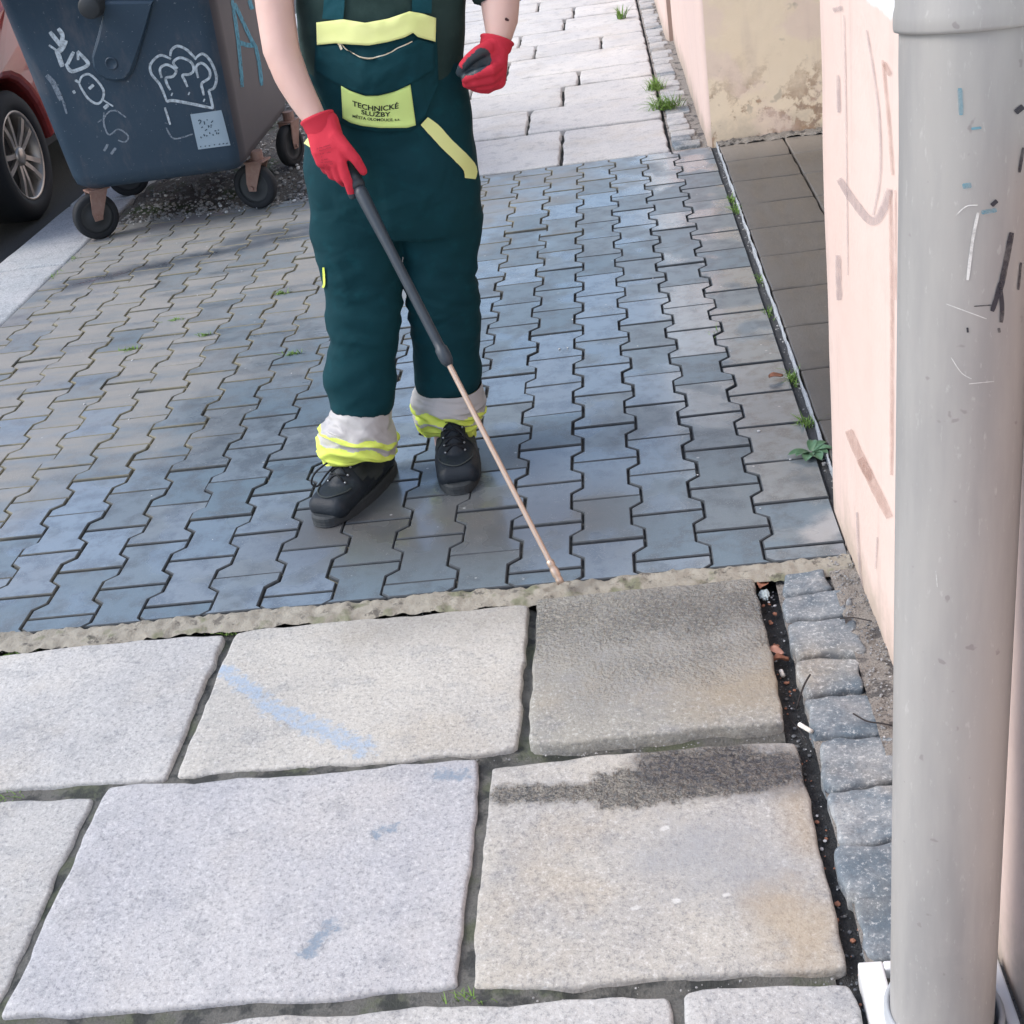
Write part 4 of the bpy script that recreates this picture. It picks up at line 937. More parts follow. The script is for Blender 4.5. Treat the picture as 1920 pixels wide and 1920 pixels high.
for s in (-1, 1):
    bm = bmesh.new(); hull(bm, [(head+Vector((s*.032, -.083, .012)), .0115)], 2); e_ = obj('eye', bm, NB('eye', .2, (.75, .74, .72)).m, body, smooth=True); bm = bmesh.new(); hull(bm, [(head+Vector((s*.032, -.0925, .012)), (.0055, .003, .0055))], 2); obj('iris', bm, M_HAIR, e_, smooth=True); bm = bmesh.new(); hull(bm, [(head+Vector((s*.017, -.092, .032)), .0035), (head+Vector((s*.044, -.083, .034)), .003)], 2); obj('eyebrow', bm, M_HAIR, body, smooth=True)
    bm = bmesh.new(); hull(bm, [(head+Vector((s*.032, -.0805, .0205)), (.014, .011, .006))], 2); obj('eyelid', bm, M_SKIN, body, smooth=True)
bm = bmesh.new(); hull(bm, [(head+Vector((-.02, -.080, -.062)), .006), (head+Vector((.02, -.080, -.062)), .006)], 2); obj('mouth', bm, NB('lips', .5, (.45, .18, .16)).m, body, smooth=True)

# ---- t-shirt
bm = bmesh.new()
loft(bm, px_rings([(200, 590, 868, TY, .70), (150, 572, 868, TY, .72), (80, 562, 870, TY, .70), (0, 559, 871, TY, .66), (-90, 556, 874, TY, .64), (-190, 552, 878, TY, .60), (-250, 556, 876, TY, .54), (-295, 585, 850, TY, .50), (-325, 640, 800, TY, .55), (-345, 672, 768, TY, .75)]))
loft(bm, px_rings([(-312, 556, 618, -2.32, .9), (-290, 530, 622, -2.32, 1.), (-250, 508, 608, -2.325, 1.), (-170, 490, 588, -2.36, 1.), (-92, 482, 572, -2.385, 1.)])); loft(bm, px_rings([(-312, 825, 888, -2.32, .9), (-290, 822, 915, -2.32, 1.), (-250, 834, 936, -2.325, 1.), (-120, 868, 978, -2.34, 1.), (2, 888, 984, -2.372, 1.02)]))
bmesh.ops.recalc_face_normals(bm, faces=bm.faces); ms = remeshed(bm, .009, 4, .5, 't_shirt')
for v in ms.vertices:
    x, y, z = v.co; v.co += v.normal*(.005*nz(x*8, y*8, z*7)+.004*(1-2*abs(nz(x*6+z*9, y*6, z*8))))
obj('t_shirt', ms, M_SHIRT, body)
# ---- decals and panels laid on the garments
def bvh_multi(*objs):
    V, F = [], []
    for o in objs:
        b = len(V); V += [o.matrix_basis @ v.co for v in o.data.vertices]; F += [tuple(b+i for i in p.vertices) for p in o.data.polygons]
    return BVHTree.FromPolygons(V, F)
tops = [o for o in COL.objects if o.name in ('t_shirt', 'overalls')]
bvc = bvh_multi(*tops)
def lerp_line(pts, t):
    L = [0]
    for a, b in zip(pts[:-1], pts[1:]): L.append(L[-1]+math.hypot(b[0]-a[0], b[1]-a[1]))
    d = t*L[-1]
    for i in range(len(pts)-1):
        if d <= L[i+1]+1e-9:
            k = (d-L[i])/max(1e-9, L[i+1]-L[i]); return (pts[i][0]+(pts[i+1][0]-pts[i][0])*k, pts[i][1]+(pts[i+1][1]-pts[i][1])*k)
    return pts[-1]
def patch(name, bv, top, bot, off, mat, parent, nu=28, nv=8, thick=.0025, smooth_depth=True, wave=0., wfun=None):
    """cloth panel between two outlines (photograph pixels) laid on the garment below"""
    D = np.full((nv+1, nu+1), np.nan); PX = {}
    for j in range(nv+1):
        for i in range(nu+1):
            a, b = lerp_line(top, i/nu), lerp_line(bot, i/nu); t = j/nv
            x, y = a[0]+(b[0]-a[0])*t, a[1]+(b[1]-a[1])*t; PX[j, i] = (x, y)
            d = ray(x, y).normalized(); h = bv.ray_cast(CAM, d)
            if h[0] is not None: D[j, i] = h[3]
    if np.isnan(D).any():
        D[np.isnan(D)] = np.nanmean(D)
    med = np.median(D); D = np.clip(D, med-.12, med+.09)
    for _ in range(3 if smooth_depth else 0):
        E = np.pad(D, 1, 'edge'); S = (E[:-2, 1:-1]+E[2:, 1:-1]+E[1:-1, :-2]+E[1:-1, 2:]+E[1:-1, 1:-1]*2)/6; D = np.minimum(S, D+.004)
    bm = bmesh.new(); g = []
    for j in range(nv+1):
        row = []
        for i in range(nu+1):
            x, y = PX[j, i]; dd = D[j, i]-off-wave*nz(i*.35, j*.35, 3.3)-(wfun(i/nu, j/nv) if wfun else 0)
            row.append(bm.verts.new(CAM+ray(x, y).normalized()*dd))
        g.append(row)
    for j in range(nv):
        for i in range(nu): bm.faces.new((g[j][i], g[j+1][i], g[j+1][i+1], g[j][i+1]))
    r = bmesh.ops.extrude_face_region(bm, geom=bm.faces[:]); nvv = [v for v in r['geom'] if isinstance(v, bmesh.types.BMVert)]
    back = (CAM-Vector((-.4, -2.4, .9))).normalized()
    bmesh.ops.translate(bm, vec=-back*thick, verts=nvv); fixn(bm)
    return obj(name, bm, mat, parent, smooth=True)
z2 = lambda *p: [(460+a/3.556, b/3.556) for a, b in p]
bib = patch('bib', bvc, z2((473, 150), (650, 128), (800, 152), (950, 125), (1095, 75), (1180, 90), (1272, 120)), z2((455, 560), (560, 760), (700, 850), (900, 880), (1100, 870), (1200, 780), (1290, 560)), .010, M_TEAL, ov, 40, 26, .006, True, .004,
            lambda u, v: .020*math.exp(-((u-.5)/.28)**2-((v-.52)/.22)**2))
bvc2 = bvh_multi(*tops, bib)
st_top = z2((473, 150), (650, 128), (800, 152), (950, 125), (1095, 75), (1180, 90), (1272, 120)); st_bot = z2((477, 300), (600, 288), (700, 296), (820, 303), (950, 280), (1060, 250), (1120, 218), (1150, 246), (1268, 278))
patch('chest_stripe', bvc2, st_top, st_bot, .010, M_YEL2, ov, 40, 8, .003)
pk = patch('bib_pocket', bvc2, z2((478, 306), (600, 296), (655, 300), (700, 345), (800, 396), (900, 384), (1000, 340), (1110, 284), (1150, 262), (1266, 290)), z2((462, 470), (600, 560), (700, 600), (800, 636), (890, 634), (1000, 606), (1100, 560), (1260, 470)), .006, M_TEAL, ov, 40, 14, .004, True, .003)
bvc3 = bvh_multi(*tops, bib, pk)
lab_t = z2((638, 572), (700, 606), (800, 640), (890, 638), (1000, 610), (1100, 563)); lab_b = z2((648, 787), (700, 818), (780, 840), (900, 853), (1080, 852), (1137, 835))
lab = patch('name_label', bvc3, lab_t, lab_b, .005, M_LAB, ov, 30, 12, .0025); tag(lab, 'green yellow cloth label printed with three lines of black lettering')
bvl = bvh_multi(lab)
bm = bmesh.new(); ribbon(bm, bvc3, z2((640, 288), (700, 343), (800, 390), (900, 377), (1000, 332), (1110, 276)), 2.2, .005); obj('zip', bm, M_ZIP, ov)
bm = bmesh.new(); ribbon(bm, bvc3, z2((630, 285), (650, 330)), 5, .007); obj('zip_pull', bm, M_ZIP, ov)
for pts, w in ((z2((590, 130), (600, 0), (612, -500), (650, -1140)), 38), (z2((1170, 85), (1172, 0), (1165, -500), (1120, -1140)), 36)):
    bm = bmesh.new(); ribbon(bm, bvc, pts, w, .006, jit=0, taper=1); obj('shoulder_strap', bm, M_TEAL2, ov, smooth=True)
bm = bmesh.new(); ribbon(bm, bvc, z2((1190, 806), (1260, 870), (1340, 960), (1430, 1050), (1482, 1110), (1494, 1150), (1490, 1190)), 24, .004, jit=.05, taper=.8); obj('pocket_piping', bm, M_YEL2, ov, smooth=True)
bm = bmesh.new(); ribbon(bm, bvc, z2((600, 800), (500, 900), (420, 1020), (398, 1100), (412, 1200)), 27, .004, jit=.05, taper=.6); obj('pocket_piping', bm, M_YEL2, ov, smooth=True)
z3 = lambda *p: [(540+a/2.865, 350+b/2.865) for a, b in p]
bm = bmesh.new(); ribbon(bm, bvc, z3((196, 430), (200, 480), (201, 520), (192, 545)), 4, .004); obj('thigh_pocket_piping', bm, M_YEL, ov)
bm = bmesh.new(); ribbon(bm, bvc, z3((614, 370), (617, 395)), 3, .006); obj('thread_tag', bm, M_REFL, ov)
# printed lettering on the label
def text_mesh(txt, size):
    cu = bpy.data.curves.new('t', 'FONT'); cu.body = txt; cu.size = size; cu.align_x = 'CENTER'; cu.offset = .022*size; cu.resolution_u = 3
    o = bpy.data.objects.new('t', cu); COL.objects.link(o); dg = bpy.context.evaluated_depsgraph_get(); dg.update()
    m = bpy.data.meshes.new_from_object(o.evaluated_get(dg)); bpy.data.objects.remove(o); return m
def text_serif(txt, size, serif=.05):
    return text_mesh(txt, size)
M_PRINT = NB('black_print', .7, (.012, .02, .012)).m
zl = lambda a, b: (580+a/6, 140+b/6)
for txt, base, w in (('TECHNICKÉ', [(485, 345), (620, 388), (740, 408), (860, 402), (1005, 375)], 520), ('SLUŽBY', [(585, 440), (680, 462), (760, 470), (840, 470), (915, 465)], 330), ('MĚSTA OLOMOUCE, a.s.', [(488, 478), (620, 505), (760, 520), (900, 523), (1022, 512)], 534)):
    m = text_mesh(txt, 1.0); xs = [v.co.x for v in m.vertices]; x0, x1 = min(xs), max(xs)
    cap = {'TECHNICKÉ': 58, 'SLUŽBY': 50, 'MĚSTA OLOMOUCE, a.s.': 30}[txt]
    bm = bmesh.new(); bm.from_mesh(m); bmesh.ops.subdivide_edges(bm, edges=[e for e in bm.edges if e.calc_length() > .25], cuts=2)
    for v in bm.verts:
        u = (v.co.x-x0)/(x1-x0); a = lerp_line(base, u); px = zl(a[0], a[1]-v.co.y/.72*cap)
        q = cast(bvl, px[0], px[1], .0012); v.co = q if q else v.co
    o = obj('lettering', bm, M_PRINT, lab)
# ---- crumpled hems with reflective band
def hem(spec, wavy, mats_at, seed):
    rings = px_rings(spec, 110, 2.1); sub = []
    for i in range(len(rings)-1):
        for k in range(9):
            t = k/9; sub.append([a.lerp(b, t) for a, b in zip(rings[i], rings[i+1])])
    sub.append(rings[-1]); n = len(sub); bm = bmesh.new(); out = []
    for i, r in enumerate(sub):
        c = sum(r, Vector())/len(r); t = i/(n-1); row = []
        for k, p in enumerate(r):
            a = 2*math.pi*k/len(r); d = (p-c); dn = d.normalized()
            amp = .010*min(1, t*2.2)*wavy
            f = amp*(1-2*abs(nz(math.cos(a)*1.3+seed, math.sin(a)*1.3, t*6.5)))+amp*.5*nz(math.cos(a)*3, math.sin(a)*3+seed, t*14)
            drop = .012*min(1, t*3)*nz(math.cos(a)*1.6, math.sin(a)*1.6, seed+2)
            row.append(bm.verts.new(p+dn*f+Vector((0, 0, drop))))
        out.append(row)
    m_ = len(out[0])
    for i in range(n-1):
        for k in range(m_):
            f = bm.faces.new((out[i][k], out[i][(k+1) % m_], out[i+1][(k+1) % m_], out[i+1][k])); a = 2*math.pi*k/m_
            t = (i+.5)/(n-1)+.085*nz(math.cos(a)*1.5+seed, math.sin(a)*1.5, 7.7)+.03*nz(math.cos(a)*4, math.sin(a)*4, seed)
            f.material_index = mats_at(t)
    fixn(bm); return obj('trouser_hem', bm, [M_REFL, M_YEL], ov, smooth=True)
hem([(756, 622, 733, -2.412, .94), (772, 622, 733, -2.415, .95), (788, 619, 734, -2.42, .98), (800, 609, 741, -2.42, 1.03), (813, 601, 745, -2.422, 1.06), (823, 603, 740, -2.425, 1.02), (833, 597, 741, -2.428, 1.08), (845, 601, 733, -2.43, 1.05), (854, 612, 726, -2.432, .98)], 1., lambda t: 0 if t < .42 else 1 if t < .56 else 0 if t < .68 else 1, 1.3)
hem([(716, 781, 903, -2.288, .95), (730, 779, 906, -2.285, .97), (745, 775, 909, -2.285, 1.0), (757, 774, 909, -2.285, 1.02), (770, 778, 905, -2.285, 1.0), (782, 781, 903, -2.285, 1.02), (796, 790, 897, -2.285, .98), (808, 797, 889, -2.285, .92)], .8, lambda t: 0 if t < .40 else 1 if t < .60 else 0 if t < .66 else 1, 4.1)
# ---- boots
def boot(toe, heel, seed):
    toe, heel = Vector((*toe, 0)), Vector((*heel, 0)); d = (toe-heel); L = d.length; d.normalize(); s = L/.30; c = (toe+heel)/2
    M = Matrix.Translation(c) @ d.to_track_quat('Y', 'Z').to_matrix().to_4x4() @ Matrix.Scale(s, 4)
    r = empty('boot', c); r.parent = body
    bm = bmesh.new(); T = [((-.024, .114, .044), .030), ((.024, .114, .044), .030)]; Bq = [((-.026, .045, .052), .031), ((.026, .045, .052), .031)]; H = [((-.012, -.108, .058), .034), ((.012, -.108, .058), .034)]
    hull(bm, T+Bq); hull(bm, Bq+H); hull(bm, Bq+[((0, .012, .092), .032)]); hull(bm, [((0, .050, .074), .030), ((0, -.022, .128), .034)]); hull(bm, [((0, -.022, .128), .034), ((0, -.060, .150), .038)]); hull(bm, H+[((0, -.075, .12), .040)]); hull(bm, [((0, -.045, .118), .034), ((0, -.078, .12), .038), ((0, -.060, .150), .040)])
    me = remeshed(bm, .005, 3, .5, 'upper'); me.transform(M @ Matrix.Translation((0, 0, -.008)))
    up = obj('upper', me, M_BOOT); under(up, r)
    out = []
    for k in range(40):
        a = 2*math.pi*k/40; ca, sa = math.cos(a), math.sin(a); x = math.copysign(abs(ca)**.72, ca); y = math.copysign(abs(sa)**.78, sa)
        w = .0545-.010*max(0, -y)-.004*max(0, y-.6)
        out.append((x*w*1.03+.003*y, y*.158+.003))
    bm = bmesh.new(); R = [[bm.verts.new(M @ Vector((x*k, y*k, z))) for x, y in out] for z, k in ((0, .96), (.003, .99), (.009, .975), (.010, .99), (.016, .975), (.017, .995), (.024, .985), (.028, .95))]
    for i in range(len(R)-1):
        for k in range(40): bm.faces.new((R[i][k], R[i][(k+1) % 40], R[i+1][(k+1) % 40], R[i+1][k]))
    bm.faces.new(R[0][::-1]); bm.faces.new(R[-1]); under(obj('sole', fixn(bm), M_SOLE, smooth=False), r)
    bvu = BVHTree.FromPolygons([v.co.copy() for v in me.vertices], [tuple(p.vertices) for p in me.polygons])
    def on(x, y, z=.5, off=.002):
        o_ = M @ Vector((x, y+.05, z)); h = bvu.ray_cast(o_, (M.to_3x3() @ Vector((0, -.10, -1))).normalized()); return h[0]+h[1]*off if h[0] else None
    for i in range(5):
        y = .060-.017*i
        for a, b in (((-.020, y), (.020, y-.012)), ((.020, y), (-.020, y-.012))):
            pts = [on(a[0]+(b[0]-a[0])*t, a[1]+(b[1]-a[1])*t) for t in (0, .25, .5, .75, 1)]
            if None in pts: continue
            bm = bmesh.new(); tube(bm, pts, .0024*s, 6); under(obj('lace', fixn(bm), M_LACE, smooth=True), r)
        for q in (-.023, .023):
            p = on(q, y)
            if p: bm = bmesh.new(); hull(bm, [(p, .0034)], 1); under(obj('eyelet', bm, M_EYELET, smooth=True), r)
    seam = [on(.042*math.sin(q), .118-.050*(1-math.cos(q))*1.1) for q in [R_(-85+170*i/14) for i in range(15)]]; seam = [p for p in seam if p]
    if len(seam) > 4: bm = bmesh.new(); tube(bm, seam, .0018, 6); under(obj('toe_cap_seam', fixn(bm), M_SUEDE, smooth=True), r)
    for sx in (-1, 1):       # suede side patches
        bm = bmesh.new(); g = []
        for j in range(7):
            row = []
            for i in range(9):
                y = .035-.115*i/8; z = .045+.060*j/6
                o_ = M @ Vector((sx*.3, y, z)); h = bvu.ray_cast(o_, (M.to_3x3() @ Vector((-sx, 0, 0))).normalized())
                row.append(bm.verts.new(h[0]+h[1]*.0016) if h[0] else None)
            g.append(row)
        for j in range(6):
            for i in range(8):
                f = (g[j][i], g[j][i+1], g[j+1][i+1], g[j+1][i])
                if None not in f and abs(i-4)+abs(j-3)*1.1 < 5.2: bm.faces.new(f)
        for v in [v for v in bm.verts if not v.link_faces]: bm.verts.remove(v)
        under(obj('side_patch', fixn(bm), M_SUEDE, smooth=True), r)
    bm = bmesh.new(); pts = [M @ Vector(p) for p in ((.0, .02, .125), (.02, .05, .12), (.05, .075, .10), (.062, .085, .075), (.05, .08, .065), (.03, .06, .09), (.0, .03, .12))] if seed == 1 else [M @ Vector(p) for p in ((0, .02, .125), (-.02, .05, .118), (-.03, .055, .10), (-.02, .045, .10), (0, .02, .122))]
    tube(bm, spline(pts, 5), .0026, 6); under(obj('lace_loop', fixn(bm), M_LACE, smooth=True), r)
    return r
boot((-.688, -2.602), (-.560, -2.318), 1); boot((-.358, -2.505), (-.392, -2.200), 2)
# ---- gloves
def g_(x, y, Y, r): return (atY(x, y, Y), r)
def glove(name, build, black, voxel=.0028):
    bm = bmesh.new(); build(bm); me = remeshed(bm, voxel, 3, .5, name)
    for p in me.polygons: p.material_index = 1 if black(p.center, p.normal) else 0
    return obj(name, me, [M_RED, M_LATEX], body)
fr_ = .0105
def right_hand(bm):
    w1, w2 = atY(580, 236, -2.495), atY(628, 212, -2.495)
    hull(bm, [(atY(592, 240, -2.505), .022), (atY(616, 226, -2.505), .022), (atY(600, 285, -2.535), .019), (atY(632, 272, -2.535), .019)])
    hull(bm, [(atY(600, 285, -2.535), .018), (atY(632, 272, -2.535), .018), (atY(603, 304, -2.54), .0135), (atY(640, 304, -2.55), .0135)])
    chain(bm, [g_(640, 304, -2.552, .0125), g_(648, 328, -2.556, .0115), g_(655, 347, -2.555, .0108), g_(661, 366, -2.550, .0100)])           # index, stretched along the lance
    chain(bm, [g_(628, 308, -2.548, .0125), g_(637, 334, -2.545, .0115), g_(645, 342, -2.520, .0105), g_(655, 336, -2.500, .0100)])         # middle
    chain(bm, [g_(614, 306, -2.542, .0122), g_(623, 328, -2.535, .0112), g_(634, 332, -2.508, .0105), g_(645, 326, -2.490, .0098)])         # ring
    chain(bm, [g_(603, 302, -2.536, .0112), g_(611, 318, -2.525, .0102), g_(622, 322, -2.502, .0096), g_(634, 316, -2.488, .0090)])         # little
    chain(bm, [g_(628, 258, -2.53, .019), g_(650, 280, -2.548, .0140), g_(668, 300, -2.552, .0118), g_(681, 321, -2.548, .0095)])           # thumb
lt = atY(655, 318, -2.528)
def r_black(c, n):
    back = (CAM-c).normalized(); d = (c-lt).length
    tip = (c-atY(662, 370, -2.55)).length < .014
    return tip or (n.dot(back) < .05) or (n.dot(RT) > .75 and (c-atY(646, 312, -2.55)).length < .028 and n.dot(back) < .45)
gr = glove('glove', right_hand, r_black); tag(gr, 'red knitted glove with black palm gripping the lance')
def cuff(a, b, r0, r1, par, name='glove_cuff', ratio=.8):
    d = (b-a); t = d.normalized(); bm = bmesh.new(); rings = []; ux = (RT-t*RT.dot(t)).normalized(); uy = t.cross(ux)
    for k, rr in ((0, r0*.93), (.02, r0*1.0), (.06, r0*1.05), (.14, r0*1.05), (.2, r0*.99), (.55, r0*.96), (1, r1)):
        rings.append([a+d*k+(ux*math.cos(q)+uy*math.sin(q)*ratio)*rr for q in [2*math.pi*i/32 for i in range(32)]])
    loft(bm, rings, False); fixn(bm); return obj(name, bm, M_RED, par, smooth=True)
cuff(atY(593, 217, -2.502), atY(609, 256, -2.515), .0365, .026, gr)
# dark maker's print on the back of the glove: a few rows of tiny marks
bvg = bvh_multi(gr); bm = bmesh.new(); zg = lambda a, b: (550+a/9.144, 190+b/9.144); rg = random.Random(5)
for row in (((400, 815), (630, 750), .7), ((440, 850), (650, 790), .8), ((455, 905), (710, 860), .45), ((470, 960), (510, 950), .5), ((460, 1010), (590, 985), .5), ((470, 1050), (690, 1030), .45), ((490, 1100), (680, 1070), .4)):
    k = int(math.hypot(row[1][0]-row[0][0], row[1][1]-row[0][1])/22)
    for i in range(k):
        if rg.random() > row[2]+.15: continue
        t = (i+.5)/k; x = row[0][0]+(row[1][0]-row[0][0])*t; y = row[0][1]+(row[1][1]-row[0][1])*t
        ribbon(bm, bvg, [zg(x-7, y+rg.uniform(-6, 6)), zg(x+7, y+rg.uniform(-6, 6)-3)], 1.4, .0008)
pm = obj('maker_print', bm, NB('glove_print', .8, (.30, .02, .04)).m, gr); tag(pm, kind='stuff')
def left_hand(bm):
    Y = -2.445
    hull(bm, [(atY(905, 118, Y), .020), (atY(884, 126, Y-.012), .0165), (atY(890, 138, Y-.012), .0165)])
    hull(bm, [(atY(925, 84, Y+.01), .021), (atY(938, 92, Y+.01), .019), (atY(905, 118, Y-.005), .019), (atY(934, 128, Y+.005), .021)])
    hull(bm, [(atY(905, 118, Y), .019), (atY(934, 118, Y), .021), (atY(934, 152, Y+.01), .018), (atY(918, 158, Y), .016)])
    chain(bm, [g_(935, 122, Y-.01, .0125), g_(922, 132, Y-.035, .0118), g_(896, 138, Y-.040, .0112), g_(872, 148, Y-.025, .0095)])      # index
    chain(bm, [g_(934, 138, Y-.008, .0125), g_(920, 148, Y-.028, .0118), g_(894, 153, Y-.030, .0112), g_(874, 157, Y-.012, .0095)])     # middle
    chain(bm, [g_(932, 150, Y, .0120), g_(918, 160, Y-.014, .0115), g_(896, 162, Y-.014, .0105), g_(880, 160, Y+.004, .0095)])          # ring
    chain(bm, [g_(928, 158, Y+.012, .0110), g_(915, 167, Y+.004, .0105), g_(900, 167, Y+.006, .0095), g_(888, 164, Y+.020, .0090)])     # little
    chain(bm, [g_(915, 90, Y-.005, .0165), g_(896, 98, Y-.022, .0135), g_(880, 110, Y-.030, .0118), g_(868, 124, Y-.026, .0105), g_(862, 136, Y-.018, .0095)])  # thumb
def l_black(c, n):
    o_ = atY(894, 118, -2.475); d = c-o_; u, v = d.dot(RT), d.dot(UP); k = (CAM-c).normalized()
    inside = ((u*.80+v*.60)/.034)**2+((-u*.60+v*.80)/.022)**2 < 1
    tip = (c-atY(864, 134, -2.463)).length < .020
    return (inside and n.dot(k) > -.2 and (v < .9*u+.022)) or tip or n.dot(k) < -.35
gl = glove('glove', left_hand, l_black); tag(gl, 'red knitted glove closed into a loose fist')
cuff(atY(933, 72, -2.420), atY(925, 104, -2.435), .0355, .024, gl)
bm = bmesh.new(); hull(bm, [(atY(948, 35, -2.44), (.004, .003, .003))], 1)
bva = bvh_multi(body); q = cast(bva, 949, 36, .0005)
if q:
    bm.free(); bm = bmesh.new(); hull(bm, [(q, .0032), (q+RT*.004-UP*.002, .0022)], 2)
obj('scab', bm, NB('scab', .5, (.05, .01, .012)).m, body, smooth=True)
# ------------------------------------------------------------------ pressure lance
tip = G(1052, 1094, .028); hand = atY(655, 318, -2.528); ax = (tip-hand); Ln = ax.length; axn = ax.normalized()
root = empty('pressure_lance', hand); tag(root, 'pressure washer lance with black sleeve and brass coloured tube held by the worker', 'lance')
tcp = (atY(848, 682, -2.7)-hand); k_s = .46
d1 = ray(848, 681); best = min((abs((CAM+d1*t-(hand+axn*u)).length), u) for t in [2.0+.01*i for i in range(130)] for u in [Ln*.3+.01*j for j in range(int(Ln*40))])[1]
def seg_obj(name, prof, mat):
    bm = bmesh.new(); M = Matrix.Translation(hand) @ axn.to_track_quat('Z', 'Y').to_matrix().to_4x4(); lathe(bm, prof, 20, 'z', M); fixn(bm); under(obj(name, bm, mat, smooth=True), root)
seg_obj('grip', [(.001, -.10), (.015, -.10), (.0165, -.09), (.016, .015), (.0175, .02), (.0175, .026), (.016, .03), (.0175, .034), (.0175, .04), (.015, .046), (.001, .046)], M_DARKPL)
seg_obj('sleeve', [(.001, .04), (.0130, .042), (.0150, .06), (.0138, .11), (.0112, .2), (.0108, best-.06), (.0108, best-.045), (.0140, best-.04), (.0145, best-.024), (.0135, best-.012), (.0085, best), (.001, best)], M_LANCE)
seg_obj('tube', [(.0062, best-.01), (.0060, (best+Ln)/2), (.0058, Ln-.05)], M_BRASS)
seg_obj('nozzle', [(.006, Ln-.055), (.0085, Ln-.053), (.0085, Ln-.042), (.0068, Ln-.040), (.0092, Ln-.034), (.0092, Ln-.020), (.0072, Ln-.016), (.0085, Ln-.010), (.0078, Ln), (.001, Ln)], M_BRASS)

# ------------------------------------------------------------------ weeds
N = NB('grass_green', .6, spec=.3); N.col(N.mix(N.rnd(), N.mix(N.noise(60, 2), (.10, .20, .035), (.20, .34, .07)), N.mix(N.noise(60, 2), (.13, .24, .05), (.26, .40, .10)))); M_GRASS = N.m
N = NB('leaf_green', .45, spec=.45); N.col(N.mix(N.noise(70, 3), (.06, .15, .07), (.17, .30, .18))); N.bump(N.noise(90, 3), .5, .003); M_LEAF = N.m
def blade(bm, base, d, L, w, droop):
    d = Vector(d).normalized(); side = d.cross(Vector((0, 0, 1)))
    side = side.normalized() if side.length > .01 else Vector((1, 0, 0)); prev = None
    for k in range(5):
        t = k/4; p = Vector(base)+d*L*t+Vector((0, 0, -droop*L*t*t))+Vector((d.x, d.y, 0))*L*.25*t*t; ww = w*(1-t**1.6)
        row = [bm.verts.new(p-side*ww), bm.verts.new(p+side*ww+Vector((0, 0, .0006)))]
        if prev: bm.faces.new((prev[0], prev[1], row[1], row[0]))
        prev = row
def tuft(x, y, n, L, spread, label, z=0, seed=0, w=.0016, cat='grass tuft', group=None, sx=.012, sy=.012):
    rr = random.Random(seed); bm = bmesh.new()
    for i in range(n):
        a = rr.uniform(0, 6.28); t = rr.uniform(.15, 1)*spread
        blade(bm, (rr.gauss(0, sx), rr.gauss(0, sy), 0), (math.cos(a)*t, math.sin(a)*t, 1), L*rr.uniform(.45, 1), w*rr.uniform(.7, 1.2), rr.uniform(.15, .6))
    o = obj('grass_tuft', bm, M_GRASS, None, (x, y, z)); tag(o, label, cat, group); return o
tuft(.352, 1.342, 170, .13, 1.3, 'large grass tuft in the far gutter nearest the crossing', 0, 1, .0026, sx=.035, sy=.03)
tuft(.330, 1.80, 90, .12, .9, 'smaller grass tuft in the far gutter behind the large one', 0, 2, .0026, sx=.02, sy=.025)
tuft(.202, 4.17, 40, .14, .8, 'lone green weed growing between far pavement slabs', 0, 3, .005, 'weed', sx=.012)
for i, (x, y, n, L) in enumerate(((.516, -.32, 40, .05), (.518, -.45, 45, .055), (.520, -1.238, 26, .045), (.513, -1.52, 30, .035), (.34, -1.63, 16, .03))):
    tuft(x, y, n, L, 1.0, ('narrow weed tuft in the apron joint, closest to the beige reveal', 'fuller weed tuft in the apron joint, second from the beige reveal', 'sparse weed in the apron joint, third from the beige reveal', 'short wide weed in the apron joint, fourth from the beige reveal', 'tiny weed in a paver joint on the crossing')[i], -.008, 10+i, .0016, 'weed', 'weeds along the apron joint' if i < 4 else None, .006, .022)
tuft(.512, -2.03, 60, .055, 1.0, 'bright grass tuft beside the brown stone chip in the apron joint', -.01, 21, .0015, 'weed', sx=.008, sy=.02)
tuft(.508, -2.31, 60, .05, 1.3, 'spiky grass tuft next to the broad leaved weed', -.008, 22, .0014, 'weed', sx=.012, sy=.010)
for i, (x, y) in enumerate(((-1.52, -.96), (-1.36, -1.15), (-1.0, -1.42), (-1.17, -.80), (-1.62, -1.2))):
    tuft(x, y, 34, .030, 1.8, 'flat sprig of moss in a dry paver joint', -.002, 30+i, .0022, 'moss', 'moss sprigs between dry pavers', .014, .005)
for i, (x, y) in enumerate(((-2.24, .0), (-2.25, -.22))): tuft(x, y, 22, .03, 1.2, ('small weeds at the kerb edge next to the container caster', 'small weeds at the kerb edge, second clump from the container caster')[i], -.004, 40+i, .0018, 'weed', 'weeds along the kerb edge', .01, .03)
for i, (x, y) in enumerate(((-.225, -4.047), (-1.135, -3.515), (-.84, -3.02), (-1.3, -3.028))): tuft(x, y, 26, .028, 1.1, ('short grass at the foot of the joint beside the slab with three blue spots', 'short weeds in the long slab joint near the kerb side', 'short weeds against the mortar above the blue paint smear', 'short weeds along the mortar strip on the kerb side')[i], -.012, 50+i, .0012, 'weed', 'weeds in the slab joints', .018, .005)
pl = empty('broad_leaved_weed', (.497, -2.478, 0)); tag(pl, 'broad leaved green weed rosette in the joint at the wall corner', 'weed')
